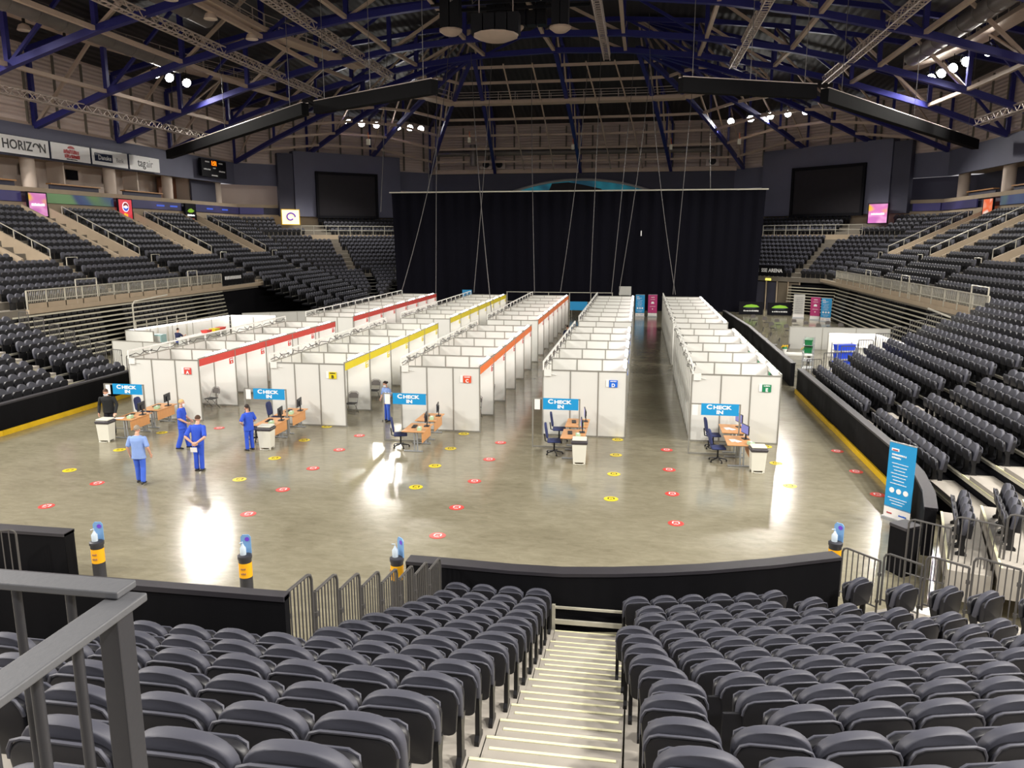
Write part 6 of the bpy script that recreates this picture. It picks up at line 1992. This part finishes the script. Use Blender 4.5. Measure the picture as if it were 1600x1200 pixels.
    skin_over(b, 'trousers', P['legs'], o, 0.011, 3)
    for k in ('l', 'r'):
        an = legs[k][2]; fd = Vector(P.get('foot_' + k, (0, 1, 0))).normalized()
        b = MB(); z0 = an.z - 0.075
        side = Vector((fd.y, -fd.x, 0))
        rr = []
        for t, w_, h in ((-0.085, .030, .05), (-0.06, .040, .075), (0.0, .043, .085), (0.08, .047, .06), (0.14, .042, .045), (0.175, .024, .03)):
            c = an + fd * t
            rr.append([(c.x + side.x * w_ * math.cos(a), c.y + side.y * w_ * math.cos(a), z0 + h * (0.5 + 0.5 * math.sin(a))) for a in [2 * PI * q_ / 10 for q_ in range(10)]])
        b.loft(rr); b.build('shoe', 'shoe', o, 60)
    # hair
    if P.get('hair'):
        hb = MB()
        st = P.get('style', 'short')
        n, m = 18, 12
        vs, fs = [], []
        for i in range(m + 1):
            t = (PI * 0.62) * i / m
            for j in range(n):
                a = 2 * PI * j / n
                x, y, z = math.sin(t) * math.cos(a), math.sin(t) * math.sin(a), math.cos(t)
                k = 1.0
                zz = z
                front = max(0, y)
                if i > m * 0.55: zz = z + front * 0.75 * (i / m - 0.55) / 0.45
                if st == 'bald': zz = min(zz, 0.42)
                vs.append((x * .083 * k, -0.012 + y * (.101 - .010 * front), 0.033 + zz * .094))
        fs = [(i * n + j, i * n + (j + 1) % n, (i + 1) * n + (j + 1) % n, (i + 1) * n + j) for i in range(m) for j in range(n)]
        hb.add(vs, fs)
        if st == 'bun': hb.ball((0, -0.125, 0.03), (.042, .045, .045), 12, 8)
        if st == 'tail':
            hb.ball((0, -0.115, 0.045), (.030, .032, .034), 10, 8); hb.path([(0, -0.12, 0.05), (0, -0.165, 0.0), (0, -0.16, -0.09), (0, -0.15, -0.14)], [.024, .030, .024, .010], 8)
        q = MB(); q.add([tuple(HD(v)) for v in hb.v], hb.f); q.build('hair', P['hair'], o, 60)
    if P.get('mask'):
        mbk = MB(); vs = []; n = 9
        for i in range(5):
            z = -0.022 - 0.022 * i
            for j in range(n):
                a = -1.25 + 2.5 * j / (n - 1)
                r_ = (.083 - 0.004 * abs(i - 1.5)); vs.append((r_ * math.sin(a), 0.018 + (r_ + 0.006) * math.cos(a) * (0.98 - 0.03 * i), z))
        mbk.add(vs, [(i * n + j, i * n + j + 1, (i + 1) * n + j + 1, (i + 1) * n + j) for i in range(4) for j in range(n - 1)])
        q = MB(); q.add([tuple(HD(v)) for v in mbk.v], mbk.f); q.build('face_mask', 'mask', o, 60)
    return o

STL = ((-0.10, 0.02, 0.50), (-0.11, 0.0, 0.085)); STR = ((0.10, 0.02, 0.50), (0.11, 0.0, 0.085))
person('person', 'man in a pale blue tunic and blue trousers walking away, seen from behind', (-14.44, 19.85, 0), R(8), dict(
    L=((-0.29, -0.03, 1.10), (-0.29, 0.06, 0.86)), R=((0.30, -0.04, 1.10), (0.31, 0.08, 0.86)), l=((-0.10, 0.06, 0.50), (-0.11, 0.10, 0.09)), r=((0.10, 0.0, 0.50), (0.12, -0.10, 0.10)),
    top='scrubpale', legs='scrubmid', hair='hairgrey', hem=-0.16, flare=0.015, fat=1.12, sw=1.12, scale=1.02))
p_ = person('person', 'person in blue scrubs with hands clasped behind the back holding a white paper', (-13.42, 21.3, 0), R(5), dict(
    L=((-0.30, -0.16, 1.10), (-0.05, -0.22, 0.93), (0.9, -0.1, -0.4), (0, 1, 0)), R=((0.30, -0.16, 1.10), (0.05, -0.24, 0.92), (-0.9, -0.05, -0.45), (0, 1, 0)), l=((-0.085, 0.01, 0.50), (-0.085, -0.01, 0.085)), r=((0.085, 0.01, 0.50), (0.085, -0.01, 0.085)),
    top='scrub', legs='scrub', hair='hairbrown', head=(0, 0.05, -0.03), nod=-0.25, lean=(0, 0.05, 0), hem=-0.10, fat=1.08, sw=1.05, curl=0.7, scale=1.03))
q = thing('held_paper', 'white paper held behind the back of the person in blue scrubs', 'paper', (-13.40, 21.02, 0.76), R(5)); MB().box((0, 0, 0), (0.21, 0.008, 0.15), 0, 0, 0.1).build('sheet', 'paper', q)
person('person', 'person in blue scrubs and face mask standing in profile by the left desks', (-15.4, 23.6, 0), R(-78), dict(
    L=((-0.25, 0.02, 1.12), (-0.16, 0.24, 0.98)), R=((0.25, 0.0, 1.12), (0.12, 0.22, 0.94)), l=((-0.09, 0.08, 0.50), (-0.09, 0.14, 0.085)), r=((0.09, -0.02, 0.50), (0.10, -0.15, 0.085)),
    top='scrub', legs='scrub', hair='hairblond', mask=1, hem=-0.20, flare=0.02, fat=1.05, wide=1.2, scale=1.0))
person('person', 'woman in blue scrubs with a ponytail and one hand on her hip', (-13.02, 23.75, 0), R(62), dict(
    L=((-0.34, -0.04, 1.14), (-0.19, 0.08, 1.0), (0.6, 0.7, -0.3)), R=((0.30, 0.0, 1.12), (0.24, 0.2, 0.98)), l=STL, r=STR,
    top='scrub', legs='scrub', hair='hairdark', style='tail', mask=1, hem=-0.16, fat=1.1, scale=0.93))
person('person', 'masked woman in a pale blue tunic with dark hair behind the middle check-in sign', (-9.72, 28.6, 0), R(150), dict(
    L=((-0.24, 0.0, 1.12), (-0.2, 0.16, 0.92)), R=((0.24, 0.02, 1.12), (0.14, 0.2, 0.98)), l=STL, r=STR,
    top='scrubpale', legs='scrubmid', hair='hairdark', style='bun', mask=1, hem=-0.16, head=(0, 0.05, -0.02), nod=-0.2, scale=0.95))
person('person', 'masked man in a black jacket leaning on the left check-in desk', (-19.15, 24.9, 0), R(-160), dict(
    L=((-0.30, 0.10, 1.12), (-0.30, 0.34, 0.86), (0.1, 0.9, -0.45), (0, 0, -1)), R=((0.30, 0.02, 1.10), (0.30, 0.12, 0.84)), l=STL, r=STR,
    top='jacket', legs='darkcloth', hair='hairbrown', mask=1, sleeve='long', head=(0, 0.06, -0.03), nod=-0.35, lean=(0, 0.10, -0.01), hem=-0.10, fat=1.15, sw=1.15, scale=1.04))
person('person', 'man in a navy top sitting at the left nursing station', (-29.55, 45.6, 0), R(-15), dict(
    hip=(0, 0, 0.60), L=((-0.26, 0.16, 0.86), (-0.20, 0.40, 0.90)), R=((0.26, 0.16, 0.86), (0.20, 0.42, 0.90)), l=((-0.11, 0.42, 0.56), (-0.11, 0.40, 0.085)), r=((0.11, 0.42, 0.56), (0.11, 0.40, 0.085)),
    top='navycloth', legs='scrub', hair='hairdark', hem=-0.06, fat=1.05))
q = thing('stool', 'round stool under the man in the navy top', 'stool', (-29.55, 45.6, 0)); b = MB(); b.lathe([(0.17, 0.42), (0.18, 0.44), (0.17, 0.455)], (0, 0, 0), 16); b.build('seat', 'chairblack', q, 40); b = MB(); b.lathe([(0.2, 0), (0.2, 0.02), (0.03, 0.05), (0.03, 0.42)], (0, 0, 0), 14); b.build('column', 'steel', q, 40)
person('person', 'person in dark clothes walking between the rear middle booth rows', (-4.35, 48.4, 0), R(15), dict(
    L=((-0.27, -0.05, 1.12), (-0.27, 0.08, 0.90)), R=((0.27, 0.04, 1.12), (0.26, 0.2, 0.92)), l=((-0.09, 0.12, 0.50), (-0.09, 0.12, 0.09)), r=((0.09, -0.04, 0.51), (0.09, -0.2, 0.13)),
    top='navycloth', legs='darkcloth', hair='hairdark', sleeve='long', hem=-0.12))
